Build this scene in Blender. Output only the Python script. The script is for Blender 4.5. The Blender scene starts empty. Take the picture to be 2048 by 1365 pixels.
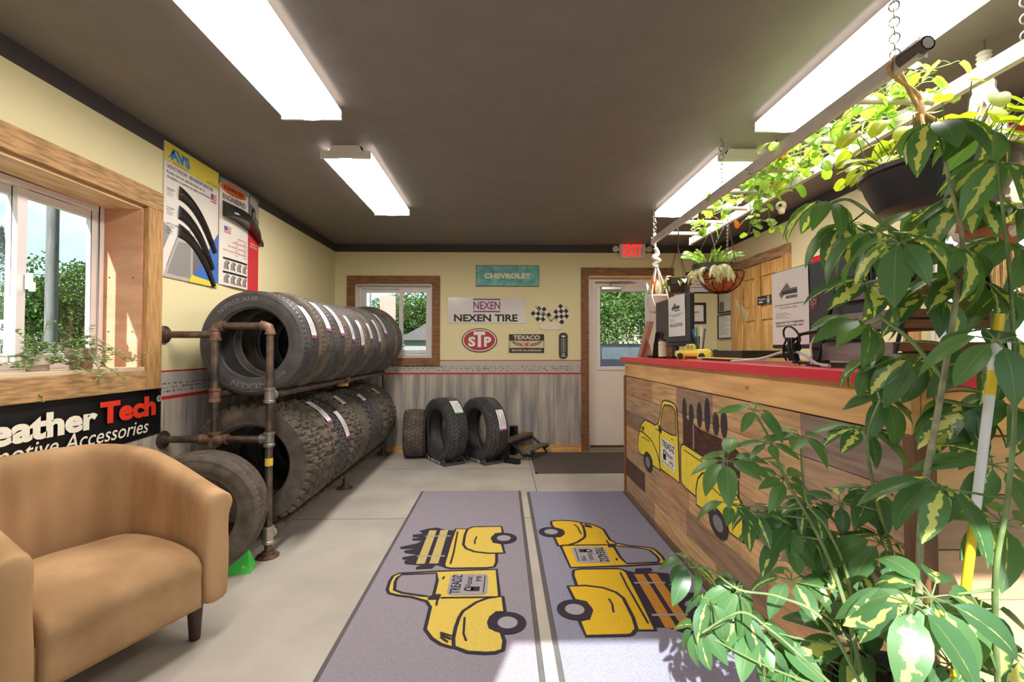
import bpy, bmesh, math, random
from math import sin, cos, pi, atan, atan2, sqrt, radians
from mathutils import Vector as V, Matrix
random.seed(7)
S = bpy.context.scene
COL = S.collection
# ---------------------------------------------------------------- camera, world, sun, exposure
cd = bpy.data.cameras.new('camera'); cam = bpy.data.objects.new('camera', cd); COL.objects.link(cam)
FPX = 920.0
cd.sensor_width = 36; cd.sensor_fit = 'HORIZONTAL'; cd.lens = FPX / 2048 * 36; cd.clip_start = 0.02; cd.clip_end = 500
YAW = atan(19 / FPX); PIT = atan(17.5 / FPX); EYE = 1.22
cam.location = (0, 0, EYE); cam.rotation_euler = (pi / 2 + PIT, 0, -YAW)
S.camera = cam
S.view_settings.view_transform = 'Standard'; S.view_settings.look = 'None'
S.view_settings.exposure = 0.80; S.view_settings.gamma = 1.0; S.view_settings.use_curve_mapping = False
SUN_DIR = V((0.30, 1.0, -0.80)).normalized()
sd = bpy.data.lights.new('sun', 'SUN'); sd.energy = 11.5; sd.angle = radians(0.6); sd.color = (1, .94, .85)
sun = bpy.data.objects.new('sun', sd); COL.objects.link(sun); sun.rotation_euler = SUN_DIR.to_track_quat('-Z', 'Y').to_euler(); sun.location = (-3, -9, 8)
LAMP = 17.0       # strength of the fluorescent lenses
w = bpy.data.worlds.new('sky'); S.world = w; w.use_nodes = True
nt = w.node_tree; nt.nodes.clear()
def N(nt, t, **k):
    n = nt.nodes.new(t)
    for a, b in k.items():
        if a in n.inputs.keys(): n.inputs[a].default_value = b
        else: setattr(n, a, b)
    return n
out = N(nt, 'ShaderNodeOutputWorld'); bg = N(nt, 'ShaderNodeBackground')
sky = N(nt, 'ShaderNodeTexSky'); sky.sky_type = 'NISHITA'; sky.sun_disc = False; sky.sun_elevation = radians(38); sky.sun_rotation = radians(200); sky.air_density = 1.0; sky.dust_density = .6
tc = N(nt, 'ShaderNodeTexCoord'); mp = N(nt, 'ShaderNodeMapping'); mp.inputs['Scale'].default_value = (1.0, 1.0, 2.2); mp.inputs['Location'].default_value = (.35, .2, .1)
no = N(nt, 'ShaderNodeTexNoise', Scale=3.6, Detail=7.0, Roughness=.56)
rp = N(nt, 'ShaderNodeValToRGB'); rp.color_ramp.elements[0].position = .44; rp.color_ramp.elements[1].position = .60
mx = N(nt, 'ShaderNodeMix', data_type='RGBA')
hs = N(nt, 'ShaderNodeMix', data_type='RGBA', blend_type='MULTIPLY'); hs.inputs[0].default_value = 1; hs.inputs[7].default_value = (.21, .19, .17, 1)
nt.links.new(tc.outputs['Generated'], mp.inputs['Vector']); nt.links.new(mp.outputs[0], no.inputs['Vector']); nt.links.new(no.outputs[0], rp.inputs[0])
nt.links.new(sky.outputs[0], hs.inputs[6]); nt.links.new(hs.outputs[2], mx.inputs[6]); mx.inputs[7].default_value = (.95, .97, 1.0, 1)
nt.links.new(rp.outputs[0], mx.inputs[0]); nt.links.new(mx.outputs[2], bg.inputs[0]); bg.inputs[1].default_value = 1.0; nt.links.new(bg.outputs[0], out.inputs[0])

# ---------------------------------------------------------------- helpers
def lin(c):
    r = []
    for x in c[:3]:
        x /= 255.0
        r.append(x / 12.92 if x <= .04045 else ((x + .055) / 1.055) ** 2.4)
    return (r[0], r[1], r[2], 1)
MATS = {}
def bump_on(nt, bs, vec, scale, strength, detail=3.0, dist=.002):
    n = N(nt, 'ShaderNodeTexNoise', Scale=scale, Detail=detail); b = N(nt, 'ShaderNodeBump', Strength=strength, Distance=dist)
    nt.links.new(vec, n.inputs['Vector']); nt.links.new(n.outputs[0], b.inputs['Height']); nt.links.new(b.outputs[0], bs.inputs['Normal'])
def M(name, c, rough=.5, metal=0.0, var=.08, scale=6.0, bump=0, bscale=200.0, stretch=None, c2=None, emit=None, estr=0, spec=.5, coord='Object', dist=.002, tint=False, detail=4.0, lo=.35, hi=.65):
    """principled material whose colour wanders between two tones over a noise"""
    if name in MATS: return MATS[name]
    m = bpy.data.materials.new(name); m.use_nodes = True; nt = m.node_tree; bs = nt.nodes['Principled BSDF']
    L = nt.links.new
    tc = N(nt, 'ShaderNodeTexCoord'); mp = N(nt, 'ShaderNodeMapping'); mp.inputs['Scale'].default_value = stretch or (1, 1, 1)
    L(tc.outputs[coord], mp.inputs['Vector'])
    no = N(nt, 'ShaderNodeTexNoise', Scale=scale, Detail=detail); L(mp.outputs[0], no.inputs['Vector'])
    rp = N(nt, 'ShaderNodeValToRGB'); L(no.outputs[0], rp.inputs[0])
    a = lin(c); b = lin(c2) if c2 else a
    e = rp.color_ramp.elements
    e[0].position = lo; e[1].position = hi
    e[0].color = tuple(x * (1 - var) for x in a[:3]) + (1,); e[1].color = tuple(min(1, x * (1 + var)) for x in b[:3]) + (1,)
    src = rp.outputs[0]
    if tint:
        at = N(nt, 'ShaderNodeVertexColor', layer_name='tint'); mt = N(nt, 'ShaderNodeMix', data_type='RGBA', blend_type='MULTIPLY'); mt.inputs[0].default_value = 1
        L(src, mt.inputs[6]); L(at.outputs[0], mt.inputs[7]); src = mt.outputs[2]
    L(src, bs.inputs['Base Color'])
    bs.inputs['Roughness'].default_value = rough; bs.inputs['Metallic'].default_value = metal; bs.inputs['Specular IOR Level'].default_value = spec
    if bump: bump_on(nt, bs, mp.outputs[0], bscale, bump, dist=dist)
    if emit: bs.inputs['Emission Color'].default_value = lin(emit); bs.inputs['Emission Strength'].default_value = estr
    MATS[name] = m; return m
def glass(name, tintc=(235, 242, 245), op=1.0, ior=1.4):
    m = bpy.data.materials.new(name); m.use_nodes = True; nt = m.node_tree; nt.nodes.clear(); L = nt.links.new
    o = N(nt, 'ShaderNodeOutputMaterial'); t = N(nt, 'ShaderNodeBsdfTransparent'); t.inputs[0].default_value = lin(tintc)
    g = N(nt, 'ShaderNodeBsdfGlossy', Roughness=.02); f = N(nt, 'ShaderNodeLayerWeight', Blend=.5); pw = N(nt, 'ShaderNodeMath', operation='POWER'); pw.inputs[1].default_value = 5; ml = N(nt, 'ShaderNodeMath', operation='MULTIPLY_ADD'); ml.inputs[1].default_value = .5; ml.inputs[2].default_value = .035; mm = N(nt, 'ShaderNodeMixShader')
    L(f.outputs['Facing'], pw.inputs[0]); L(pw.outputs[0], ml.inputs[0]); L(ml.outputs[0], mm.inputs[0]); L(t.outputs[0], mm.inputs[1]); L(g.outputs[0], mm.inputs[2]); L(mm.outputs[0], o.inputs[0]); return m
def leafmat(name, g1, g2, y, amount, trans=.35, rough=.38):
    """green leaf with a cream/yellow centre flame of ragged outline, some light passing through"""
    m = bpy.data.materials.new(name); m.use_nodes = True; nt = m.node_tree; nt.nodes.clear(); L = nt.links.new
    o = N(nt, 'ShaderNodeOutputMaterial'); bs = N(nt, 'ShaderNodeBsdfPrincipled', Roughness=rough); tr = N(nt, 'ShaderNodeBsdfTranslucent'); mm = N(nt, 'ShaderNodeMixShader'); mm.inputs[0].default_value = trans
    uv = N(nt, 'ShaderNodeUVMap'); sp = N(nt, 'ShaderNodeSeparateXYZ'); L(uv.outputs[0], sp.inputs[0])
    at = N(nt, 'ShaderNodeVertexColor', layer_name='tint'); sa = N(nt, 'ShaderNodeSeparateColor'); L(at.outputs[0], sa.inputs[0])
    def mth(op, a, b=None, clamp=False):
        n = N(nt, 'ShaderNodeMath', operation=op); n.use_clamp = clamp
        for i, x in enumerate((a, b)):
            if x is None: continue
            if isinstance(x, (int, float)): n.inputs[i].default_value = x
            else: L(x, n.inputs[i])
        return n.outputs[0]
    tcn = N(nt, 'ShaderNodeTexCoord'); nz = N(nt, 'ShaderNodeTexNoise', Scale=55.0, Detail=4.0); L(tcn.outputs['Object'], nz.inputs['Vector'])
    au = mth('ABSOLUTE', mth('SUBTRACT', sp.outputs[0], .5))
    lim = mth('SUBTRACT', mth('MULTIPLY', mth('SUBTRACT', nz.outputs[0], .28), mth('MULTIPLY', sa.outputs[1], amount)), .045)
    vary = mth('LESS_THAN', au, lim)
    vein = mth('LESS_THAN', au, .022)
    nz2 = N(nt, 'ShaderNodeTexNoise', Scale=9.0); L(tcn.outputs['Object'], nz2.inputs['Vector'])
    gm = N(nt, 'ShaderNodeMix', data_type='RGBA'); gm.inputs[6].default_value = lin(g1); gm.inputs[7].default_value = lin(g2)
    L(mth('ADD', mth('MULTIPLY', sa.outputs[0], .8), mth('MULTIPLY', nz2.outputs[0], .2)), gm.inputs[0])
    ym = N(nt, 'ShaderNodeMix', data_type='RGBA'); ym.inputs[7].default_value = lin(y); L(gm.outputs[2], ym.inputs[6]); L(mth('MAXIMUM', vary, mth('MULTIPLY', vein, .14)), ym.inputs[0])
    L(ym.outputs[2], bs.inputs['Base Color'])
    tb = N(nt, 'ShaderNodeMix', data_type='RGBA', blend_type='MULTIPLY'); tb.inputs[0].default_value = 1; tb.inputs[7].default_value = (1.25, 1.3, .5, 1); L(ym.outputs[2], tb.inputs[6]); L(tb.outputs[2], tr.inputs[0])
    L(bs.outputs[0], mm.inputs[1]); L(tr.outputs[0], mm.inputs[2]); L(mm.outputs[0], o.inputs[0]); return m

def nrm(a): return V(a).normalized()
class MB:
    def __init__(s): s.v = []; s.f = []; s.mi = []; s.uv = []; s.c = []
    def add(s, vs, fs, mi=0, uvs=None, col=(1, 1, 1)):
        b = len(s.v); s.v += [tuple(p) for p in vs]
        for f in fs:
            s.f.append([b + i for i in f]); s.mi.append(mi); s.c.append(col)
            s.uv.append([uvs[i] for i in f] if uvs else [(0, 0)] * len(f))
        return s
    def box(s, x0, x1, y0, y1, z0, z1, mi=0, col=(1, 1, 1), mat=None):
        vs = [V((x, y, z)) for z in (z0, z1) for y in (y0, y1) for x in (x0, x1)]
        if mat: vs = [mat @ p for p in vs]
        return s.add(vs, [(0, 2, 3, 1), (4, 5, 7, 6), (0, 1, 5, 4), (1, 3, 7, 5), (3, 2, 6, 7), (2, 0, 4, 6)], mi, None, col)
    def grid(s, P, mi=0, cu=False, cv=False, col=(1, 1, 1), uv=False, flip=False):
        n, m = len(P), len(P[0]); vs = [p for r in P for p in r]; fs = []
        for i in range(n if cu else n - 1):
            for j in range(m if cv else m - 1):
                a, b, c, d = i * m + j, i * m + (j + 1) % m, ((i + 1) % n) * m + (j + 1) % m, ((i + 1) % n) * m + j
                fs.append((a, d, c, b) if flip else (a, b, c, d))
        uvs = [(j / (m - 1), i / (n - 1)) for i in range(n) for j in range(m)] if uv else None
        return s.add(vs, fs, mi, uvs, col)
    def tube(s, pts, r, n=8, mi=0, cap=True, closed=False, col=(1, 1, 1)):
        pts = [V(p) for p in pts]; k = len(pts); rs = r if isinstance(r, (list, tuple)) else [r] * k
        up = None; P = []
        for i, p in enumerate(pts):
            a = pts[i - 1] if (i or closed) else p; b = pts[(i + 1) % k] if (i < k - 1 or closed) else p
            t = (b - a); t = t.normalized() if t.length > 1e-9 else V((0, 0, 1))
            if up is None: up = t.orthogonal().normalized()
            up = (up - t * up.dot(t)); up = up.normalized() if up.length > 1e-6 else t.orthogonal().normalized()
            q = t.cross(up)
            P.append([p + (up * cos(2 * pi * j / n) + q * sin(2 * pi * j / n)) * rs[i] for j in range(n)])
        s.grid(P, mi, cu=closed, cv=True, col=col)
        if cap and not closed:
            s.add(P[0], [tuple(range(n))][::1], mi, None, col); s.add(P[-1], [tuple(reversed(range(n)))], mi, None, col)
        return s
    def lathe(s, prof, o=(0, 0, 0), ax=(0, 0, 1), n=24, mi=0, col=(1, 1, 1), caps=True):
        o = V(o); ax = nrm(ax); u = ax.orthogonal().normalized(); q = ax.cross(u)
        P = [[o + ax * z + (u * cos(2 * pi * j / n) + q * sin(2 * pi * j / n)) * r for j in range(n)] for r, z in prof]
        s.grid(P, mi, cv=True, col=col)
        if caps:
            if prof[0][0] > 1e-5: s.add(P[0], [tuple(range(n))], mi, None, col)
            if prof[-1][0] > 1e-5: s.add(P[-1], [tuple(reversed(range(n)))], mi, None, col)
        return s
    def poly(s, pts, fr, h=0.0, mi=0, th=0.0, col=(1, 1, 1)):
        """flat outline in a frame; th gives it thickness towards the wall side"""
        ar = sum(pts[i - 1][0] * p[1] - p[0] * pts[i - 1][1] for i, p in enumerate(pts))
        if ar < 0: pts = pts[::-1]
        n = len(pts); top = [fr(p[0], p[1], h) for p in pts]
        if not th: return s.add(top, [tuple(range(n))], mi, None, col)
        bot = [fr(p[0], p[1], h - th) for p in pts]
        return s.add(top + bot, [tuple(range(n)), tuple(range(2 * n - 1, n - 1, -1))] + [(i, n + i, n + (i + 1) % n, (i + 1) % n) for i in range(n)], mi, None, col)
    def stroke(s, pts, fr, w, h=0.0, mi=0, closed=False, col=(1, 1, 1)):
        k = len(pts); P = [V(p).to_2d() if len(p) > 2 else V((p[0], p[1])) for p in pts]; A = []
        for i, p in enumerate(P):
            a = P[i - 1] if (i or closed) else p; b = P[(i + 1) % k] if (i < k - 1 or closed) else p
            t = b - a; t = t.normalized() if t.length > 1e-9 else V((1, 0)); nn = V((-t.y, t.x)) * w * .5
            A.append([fr(p.x - nn.x, p.y - nn.y, h), fr(p.x + nn.x, p.y + nn.y, h)])
        return s.grid(A, mi, cu=closed, col=col, flip=False)
    def text(s, st, fr, cx, cy, w=None, hgt=None, h=.001, mi=0, bold=0, shear=0, align='c', rot=0, th=0):
        vs, fs = glyphs(st, bold, shear); xs = [p[0] for p in vs]; ys = [p[1] for p in vs]
        x0, x1, y0, y1 = min(xs), max(xs), min(ys), max(ys)
        sx = w / (x1 - x0) if w else None; sy = hgt / (y1 - y0) if hgt else None
        sx = sx or sy; sy = sy or sx
        ox = {'c': (x0 + x1) / 2, 'l': x0, 'r': x1}[align]; oy = (y0 + y1) / 2; c_, s_ = cos(rot), sin(rot)
        Q = []
        for p in vs:
            a, b = (p[0] - ox) * sx, (p[1] - oy) * sy
            Q.append(fr(cx + a * c_ - b * s_, cy + a * s_ + b * c_, h))
        return s.add(Q, fs, mi)
    def build(s, name, mats, parent=None, smooth=False, ang=40, bevel=0, seg=2, sub=0, loc=None):
        me = bpy.data.meshes.new(name); me.from_pydata(s.v, [], s.f)
        mats = mats if isinstance(mats, (list, tuple)) else [mats]
        for m in mats: me.materials.append(m)
        me.polygons.foreach_set('material_index', s.mi)
        if any(c != (1, 1, 1) for c in s.c):
            ca = me.color_attributes.new('tint', 'FLOAT_COLOR', 'CORNER'); buf = []
            for p, c in zip(s.f, s.c): buf += [c[0], c[1], c[2], 1.0] * len(p)
            ca.data.foreach_set('color', buf)
        if any(u != [(0, 0)] * len(u) for u in s.uv):
            ul = me.uv_layers.new(name='UVMap'); buf = []
            for u in s.uv:
                for q in u: buf += [q[0], q[1]]
            ul.data.foreach_set('uv', buf)
        me.update()
        o = bpy.data.objects.new(name, me); COL.objects.link(o)
        bm = bmesh.new(); bm.from_mesh(me)
        if not getattr(s, 'keep', False): bmesh.ops.recalc_face_normals(bm, faces=[f for f in bm.faces])
        if sub or bevel: bmesh.ops.remove_doubles(bm, verts=bm.verts, dist=1e-6)
        bm.to_mesh(me); bm.free()
        if smooth:
            me.polygons.foreach_set('use_smooth', [True] * len(me.polygons))
            if ang < 180: me.set_sharp_from_angle(angle=radians(ang))
        if bevel:
            b = o.modifiers.new('edge', 'BEVEL'); b.width = bevel; b.segments = seg; b.limit_method = 'ANGLE'; b.angle_limit = radians(35)
        if sub:
            b = o.modifiers.new('sub', 'SUBSURF'); b.levels = sub; b.render_levels = sub
        if loc is not None: o.location = loc
        if parent is not None:
            o.parent = parent
            if parent.name in WORLDLY:
                o.matrix_parent_inverse = Matrix.Translation(-WORLDLY[parent.name]); 
                WORLDLY[o.name] = WORLDLY[parent.name] * 0
        return o
WORLDLY = {}
GC = {}
def glyphs(st, bold=0, shear=0):
    k = (st, bold, shear)
    if k not in GC:
        cu = bpy.data.curves.new('t', 'FONT'); cu.body = st; cu.offset = bold; cu.shear = shear; cu.resolution_u = 3
        o = bpy.data.objects.new('t', cu); COL.objects.link(o); bpy.context.view_layer.update()
        me = o.evaluated_get(bpy.context.evaluated_depsgraph_get()).to_mesh()
        GC[k] = ([tuple(v.co) for v in me.vertices], [tuple(p.vertices) for p in me.polygons])
        o.to_mesh_clear(); bpy.data.objects.remove(o); bpy.data.curves.remove(cu)
    return GC[k]
def frame(o, xd, yd):
    o, xd, yd = V(o), V(xd), V(yd); n = xd.cross(yd)
    return lambda u, v, h=0.0: o + xd * u + yd * v + n * h
def tag(o, label=None, cat=None, group=None, kind=None):
    if label: o['label'] = label
    if cat: o['category'] = cat
    if group: o['group'] = group
    if kind: o['kind'] = kind
    return o
def thing(name, label, cat, loc=(0, 0, 0), rz=0, group=None, local=False, kind=None):
    """an Empty at the thing's base; unless local, its parts are written in room coordinates"""
    o = bpy.data.objects.new(name, None); COL.objects.link(o); o.empty_display_size = .05; o.location = loc; o.rotation_euler = (0, 0, rz)
    tag(o, label, cat, group, kind)
    if not local: WORLDLY[o.name] = V(loc)
    return o
def dup(root, loc=None, rot=None, scale=None, label=None, name=None):
    r = root.copy(); COL.objects.link(r)
    if loc is not None: r.location = loc
    if rot is not None: r.rotation_euler = rot
    if scale is not None: r.scale = scale
    if label: r['label'] = label
    for ch in list(root.children):
        c = ch.copy(); COL.objects.link(c); c.parent = r
        for g in list(ch.children):
            d = g.copy(); COL.objects.link(d); d.parent = c
    return r
# rays through the photograph, used to read real positions off it
def ray(px, py):
    x = (px - 1024) / FPX; z = -(py - 682.5) / FPX; y2 = cos(PIT) - z * sin(PIT); z2 = sin(PIT) + z * cos(PIT)
    return V((x * cos(YAW) + y2 * sin(YAW), -x * sin(YAW) + y2 * cos(YAW), z2))
E0 = V((0, 0, EYE))
def atY(px, py, Y): r = ray(px, py); return E0 + r * (Y / r.y)
def atX(px, py, X): r = ray(px, py); return E0 + r * (X / r.x)
def atZ(px, py, Z): r = ray(px, py); return E0 + r * ((Z - EYE) / r.z)
def bez(a, b, c, n=8):
    a, b, c = V(a), V(b), V(c); return [a * (1 - t) ** 2 + b * 2 * t * (1 - t) + c * t * t for t in [i / n for i in range(n + 1)]]
def circ(cx, cy, rx, ry=None, n=32, a0=0, a1=2 * pi):
    ry = ry or rx; return [(cx + rx * cos(a0 + (a1 - a0) * i / n), cy + ry * sin(a0 + (a1 - a0) * i / n)) for i in range(n)]
def rrect(cx, cy, w, h, r, n=5):
    P = []
    for k, (sx, sy) in enumerate(((1, 1), (-1, 1), (-1, -1), (1, -1))):
        for i in range(n + 1):
            a = pi / 2 * k + pi / 2 * i / n; P.append((cx + sx * (w / 2 - r) + r * cos(a), cy + sy * (h / 2 - r) + r * sin(a)))
    return P
def rect(x0, x1, y0, y1): return [(x0, y0), (x1, y0), (x1, y1), (x0, y1)]
# ---------------------------------------------------------------- materials
def wallmat():
    m = bpy.data.materials.new('painted_wall'); m.use_nodes = True; nt = m.node_tree; bs = nt.nodes['Principled BSDF']; L = nt.links.new
    bs.inputs['Roughness'].default_value = .62
    g = N(nt, 'ShaderNodeNewGeometry'); sp = N(nt, 'ShaderNodeSeparateXYZ'); L(g.outputs['Position'], sp.inputs[0])
    rp = N(nt, 'ShaderNodeValToRGB'); rp.color_ramp.interpolation = 'CONSTANT'; e = rp.color_ramp.elements
    stops = [(0, (120, 110, 102)), (.924, (196, 30, 38)), (.937, (184, 176, 168)), (1.077, (196, 30, 38)), (1.089, (224, 212, 166)), (2.392, (64, 57, 56))]
    e[0].position = 0; e[0].color = lin(stops[0][1]); e[1].position = stops[1][0] / 2.6; e[1].color = lin(stops[1][1])
    for z, c in stops[2:]:
        q = e.new(z / 2.6); q.color = lin(c)
    def mth(op, a, b=None):
        n = N(nt, 'ShaderNodeMath', operation=op)
        for i, x in enumerate((a, b)):
            if x is None: continue
            if isinstance(x, (int, float)): n.inputs[i].default_value = x
            else: L(x, n.inputs[i])
        return n.outputs[0]
    L(mth('DIVIDE', sp.outputs[2], 2.6), rp.inputs[0])
    # weathered grey boards below the border: long vertical brush streaks and board joints
    def nz(sc, st, det=5.0):
        mp = N(nt, 'ShaderNodeMapping'); mp.inputs['Scale'].default_value = st; L(g.outputs['Position'], mp.inputs['Vector'])
        n = N(nt, 'ShaderNodeTexNoise', Scale=sc, Detail=det); L(mp.outputs[0], n.inputs['Vector']); return n.outputs[0]
    st = N(nt, 'ShaderNodeValToRGB'); s_ = st.color_ramp.elements; s_[0].position = .34; s_[0].color = lin((130, 127, 130)); s_[1].position = .66; s_[1].color = lin((198, 186, 170)); q = st.color_ramp.elements.new(.5); q.color = lin((168, 158, 149))
    L(nz(7.0, (1.6, 1.6, .16)), st.inputs[0])
    brd = mth('LESS_THAN', mth('FRACT', mth('MULTIPLY', mth('ADD', sp.outputs[0], mth('MULTIPLY', sp.outputs[1], 1.0)), 5.2)), .022)
    s2 = N(nt, 'ShaderNodeMix', data_type='RGBA'); s2.inputs[7].default_value = lin((86, 78, 72)); L(st.outputs[0], s2.inputs[6]); L(mth('MULTIPLY', brd, .75), s2.inputs[0])
    low = mth('LESS_THAN', sp.outputs[2], .924)
    a = N(nt, 'ShaderNodeMix', data_type='RGBA'); L(rp.outputs[0], a.inputs[6]); L(s2.outputs[2], a.inputs[7]); L(low, a.inputs[0])
    # printed tyre-track specks along the grey border, three ragged rows
    band = mth('MULTIPLY', mth('GREATER_THAN', sp.outputs[2], .965), mth('LESS_THAN', sp.outputs[2], 1.035))
    rows = mth('GREATER_THAN', mth('FRACT', mth('MULTIPLY', sp.outputs[2], 43.0)), .45)
    spk = mth('GREATER_THAN', nz(38.0, (1.6, 1.6, 1.2), 2.0), mth('SUBTRACT', .66, mth('MULTIPLY', nz(3.0, (1, 1, 1), 2.0), .25)))
    k = mth('MULTIPLY', mth('MULTIPLY', band, rows), spk)
    b = N(nt, 'ShaderNodeMix', data_type='RGBA'); L(a.outputs[2], b.inputs[6]); b.inputs[7].default_value = lin((92, 92, 96)); L(k, b.inputs[0])
    L(b.outputs[2], bs.inputs['Base Color']); bump_on(nt, bs, g.outputs['Position'], 260.0, .06)
    return m
WALL = wallmat()
CEIL = M('ceiling_paint', (124, 116, 112), .62, var=.04, bump=.08, bscale=120)
def floormat():
    m = M('concrete', (179, 171, 161), .42, var=.05, scale=2.2, c2=(190, 182, 172), bump=.05, bscale=80, coord='Object', spec=.4)
    return m
FLOOR = floormat()
JOINT = M('joint', (92, 88, 84), .8)
TRIMB = M('brown_trim_wood', (118, 76, 42), .6, var=.28, scale=8, stretch=(1, 1, 9), c2=(134, 88, 48), bump=.3, bscale=40)
TRIMH = M('brown_trim_wood_across', (118, 76, 42), .6, var=.28, scale=8, stretch=(1, 9, 9), c2=(138, 90, 48), bump=.3, bscale=40)
ROUGHV = M('barn_wood_upright', (168, 126, 78), .75, var=.15, scale=9, detail=9, stretch=(9, 9, .9), c2=(186, 142, 88), bump=.5, bscale=60)
ROUGHY = M('barn_wood_along', (154, 120, 80), .75, var=.18, scale=9, detail=9, stretch=(9, 1.2, 9), c2=(182, 142, 94), bump=.5, bscale=60)
PINE = M('pine', (214, 160, 88), .42, var=.14, scale=4, stretch=(8, 8, .8), c2=(226, 178, 108))
PINEX = M('pine_across', (206, 152, 86), .45, var=.16, scale=4, stretch=(1, 8, 8), c2=(218, 168, 102))
VINYL = M('white_vinyl', (226, 218, 216), .35, var=.02)
DOORW = M('door_paint', (226, 213, 200), .42, var=.02)
GLASS = glass('pane')
WHITE = M('white_plastic', (236, 234, 230), .4, var=.02)
BLACK = M('black_plastic', (22, 22, 24), .42, var=.1)
DARK = M('dark_metal', (30, 29, 30), .38, .6, var=.2)
CHROME = M('bright_metal', (200, 200, 204), .22, 1.0, var=.05)
INK = M('black_ink', (26, 24, 24), .55, var=.02)
PAPER = M('paper', (232, 228, 226), .7, var=.02)
GREYINK = M('grey_ink', (120, 118, 120), .7, var=.02)
RED = M('sign_red', (178, 30, 36), .4, var=.05)
REDTXT = M('bright_red', (226, 58, 34), .45, var=.02)
CREAM = M('cream', (226, 214, 182), .5, var=.06)
def sawn():
    """resawn board: slanting saw marks across a pinkish face"""
    m = M('sawn_board', (200, 144, 108), .62, var=.10, scale=3, stretch=(1, 1, 3), c2=(212, 160, 126)); nt = m.node_tree; bs = nt.nodes['Principled BSDF']; L = nt.links.new
    tc = N(nt, 'ShaderNodeTexCoord'); mp = N(nt, 'ShaderNodeMapping'); mp.inputs['Rotation'].default_value = (0, .55, 0); L(tc.outputs['Object'], mp.inputs['Vector'])
    wv = N(nt, 'ShaderNodeTexWave', Scale=26.0, Distortion=1.2, Detail=2.0); wv.bands_direction = 'Z'; L(mp.outputs[0], wv.inputs['Vector'])
    mm = N(nt, 'ShaderNodeMix', data_type='RGBA', blend_type='MULTIPLY'); old = bs.inputs['Base Color'].links[0].from_socket
    rp = N(nt, 'ShaderNodeValToRGB'); rp.color_ramp.elements[0].color = (.8, .76, .74, 1); rp.color_ramp.elements[1].color = (1.0, 1, 1, 1); L(wv.outputs[0], rp.inputs[0])
    mm.inputs[0].default_value = 1; L(old, mm.inputs[6]); L(rp.outputs[0], mm.inputs[7]); L(mm.outputs[2], bs.inputs['Base Color'])
    b = N(nt, 'ShaderNodeBump', Strength=.4, Distance=.002); L(wv.outputs[0], b.inputs['Height']); L(b.outputs[0], bs.inputs['Normal']); return m
SAWN = sawn()

# ---------------------------------------------------------------- the room
XL, XR, YB, YF, H = -2.006, 2.60, 5.54, -0.62, 2.49
def struct(name, mb, mats, **k):
    o = mb.build(name, mats, **k); o['kind'] = 'structure'; return o
def holed(mb, ax, c0, c1, a0, a1, holes, z0=0.0, z1=H):
    """a wall slab with rectangular openings; ax is the axis the wall runs along"""
    xs = sorted({a0, a1, *[h for q in holes for h in q[:2]]})
    for x0, x1 in zip(xs, xs[1:]):
        zs = [(z0, z1)]
        for h in holes:
            if h[0] <= x0 and h[1] >= x1:
                zs = [s for z in zs for s in ((z[0], min(z[1], h[2])), (max(z[0], h[3]), z[1])) if s[1] - s[0] > 1e-4]
        for za, zb in zs:
            if ax == 'x': mb.box(x0, x1, c0, c1, za, zb)
            else: mb.box(c0, c1, x0, x1, za, zb)
    return mb
struct('floor', MB().box(XL, XR, YF, YB, -.12, 0), FLOOR)
struct('ceiling', MB().box(XL - .26, XR + .16, YF - .1, YB + .22, H, H + .1), CEIL)
LW = (1.68, 2.60, 1.105, 2.02)          # left window opening: y0 y1 z0 z1
struct('wall_left', holed(MB(), 'y', XL - .25, XL, YF - .1, YB + .2, [LW]), WALL)
bx0, bz1 = atY(711, 568, YB).x, atY(711, 568, YB).z; bx1, bz0 = atY(864, 716, YB).x, atY(864, 716, YB).z
BW = (bx0, bx1, bz0, bz1)
DX0 = atY(1177, 700, YB).x; DX1 = DX0 + .95; DZ = atY(1200, 551, YB).z
struct('wall_back', holed(MB(), 'x', YB, YB + .2, XL, XR, [BW, (DX0, DX1, 0, DZ)]), WALL)
RW = (2.02, 2.80, 1.12, 2.06)
struct('wall_right', holed(MB(), 'y', XR, XR + .15, YF - .1, YB + .2, [RW]), WALL)
FW = (-.82, 1.75, .15, 2.18)
struct('wall_front', holed(MB(), 'x', YF - .1, YF, XL, XR, [FW]), WALL)
mj = MB()
j0 = atZ(1060, 985, 0).x
for a in (3.36, 4.75): mj.box(XL, XR, a - .003, a + .003, -.001, .0006)
mj.box(.292, .298, 3.36, YB, -.001, .0006); mj.box(.292, .298, YF, 3.36, -.001, .0006)
struct('trim_1', mj, JOINT)
# base board in bare pine along the back wall
struct('baseboard_back', MB().box(XL, DX0 - .09, YB - .02, YB, 0, .075), PINEX, bevel=.002)
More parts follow.
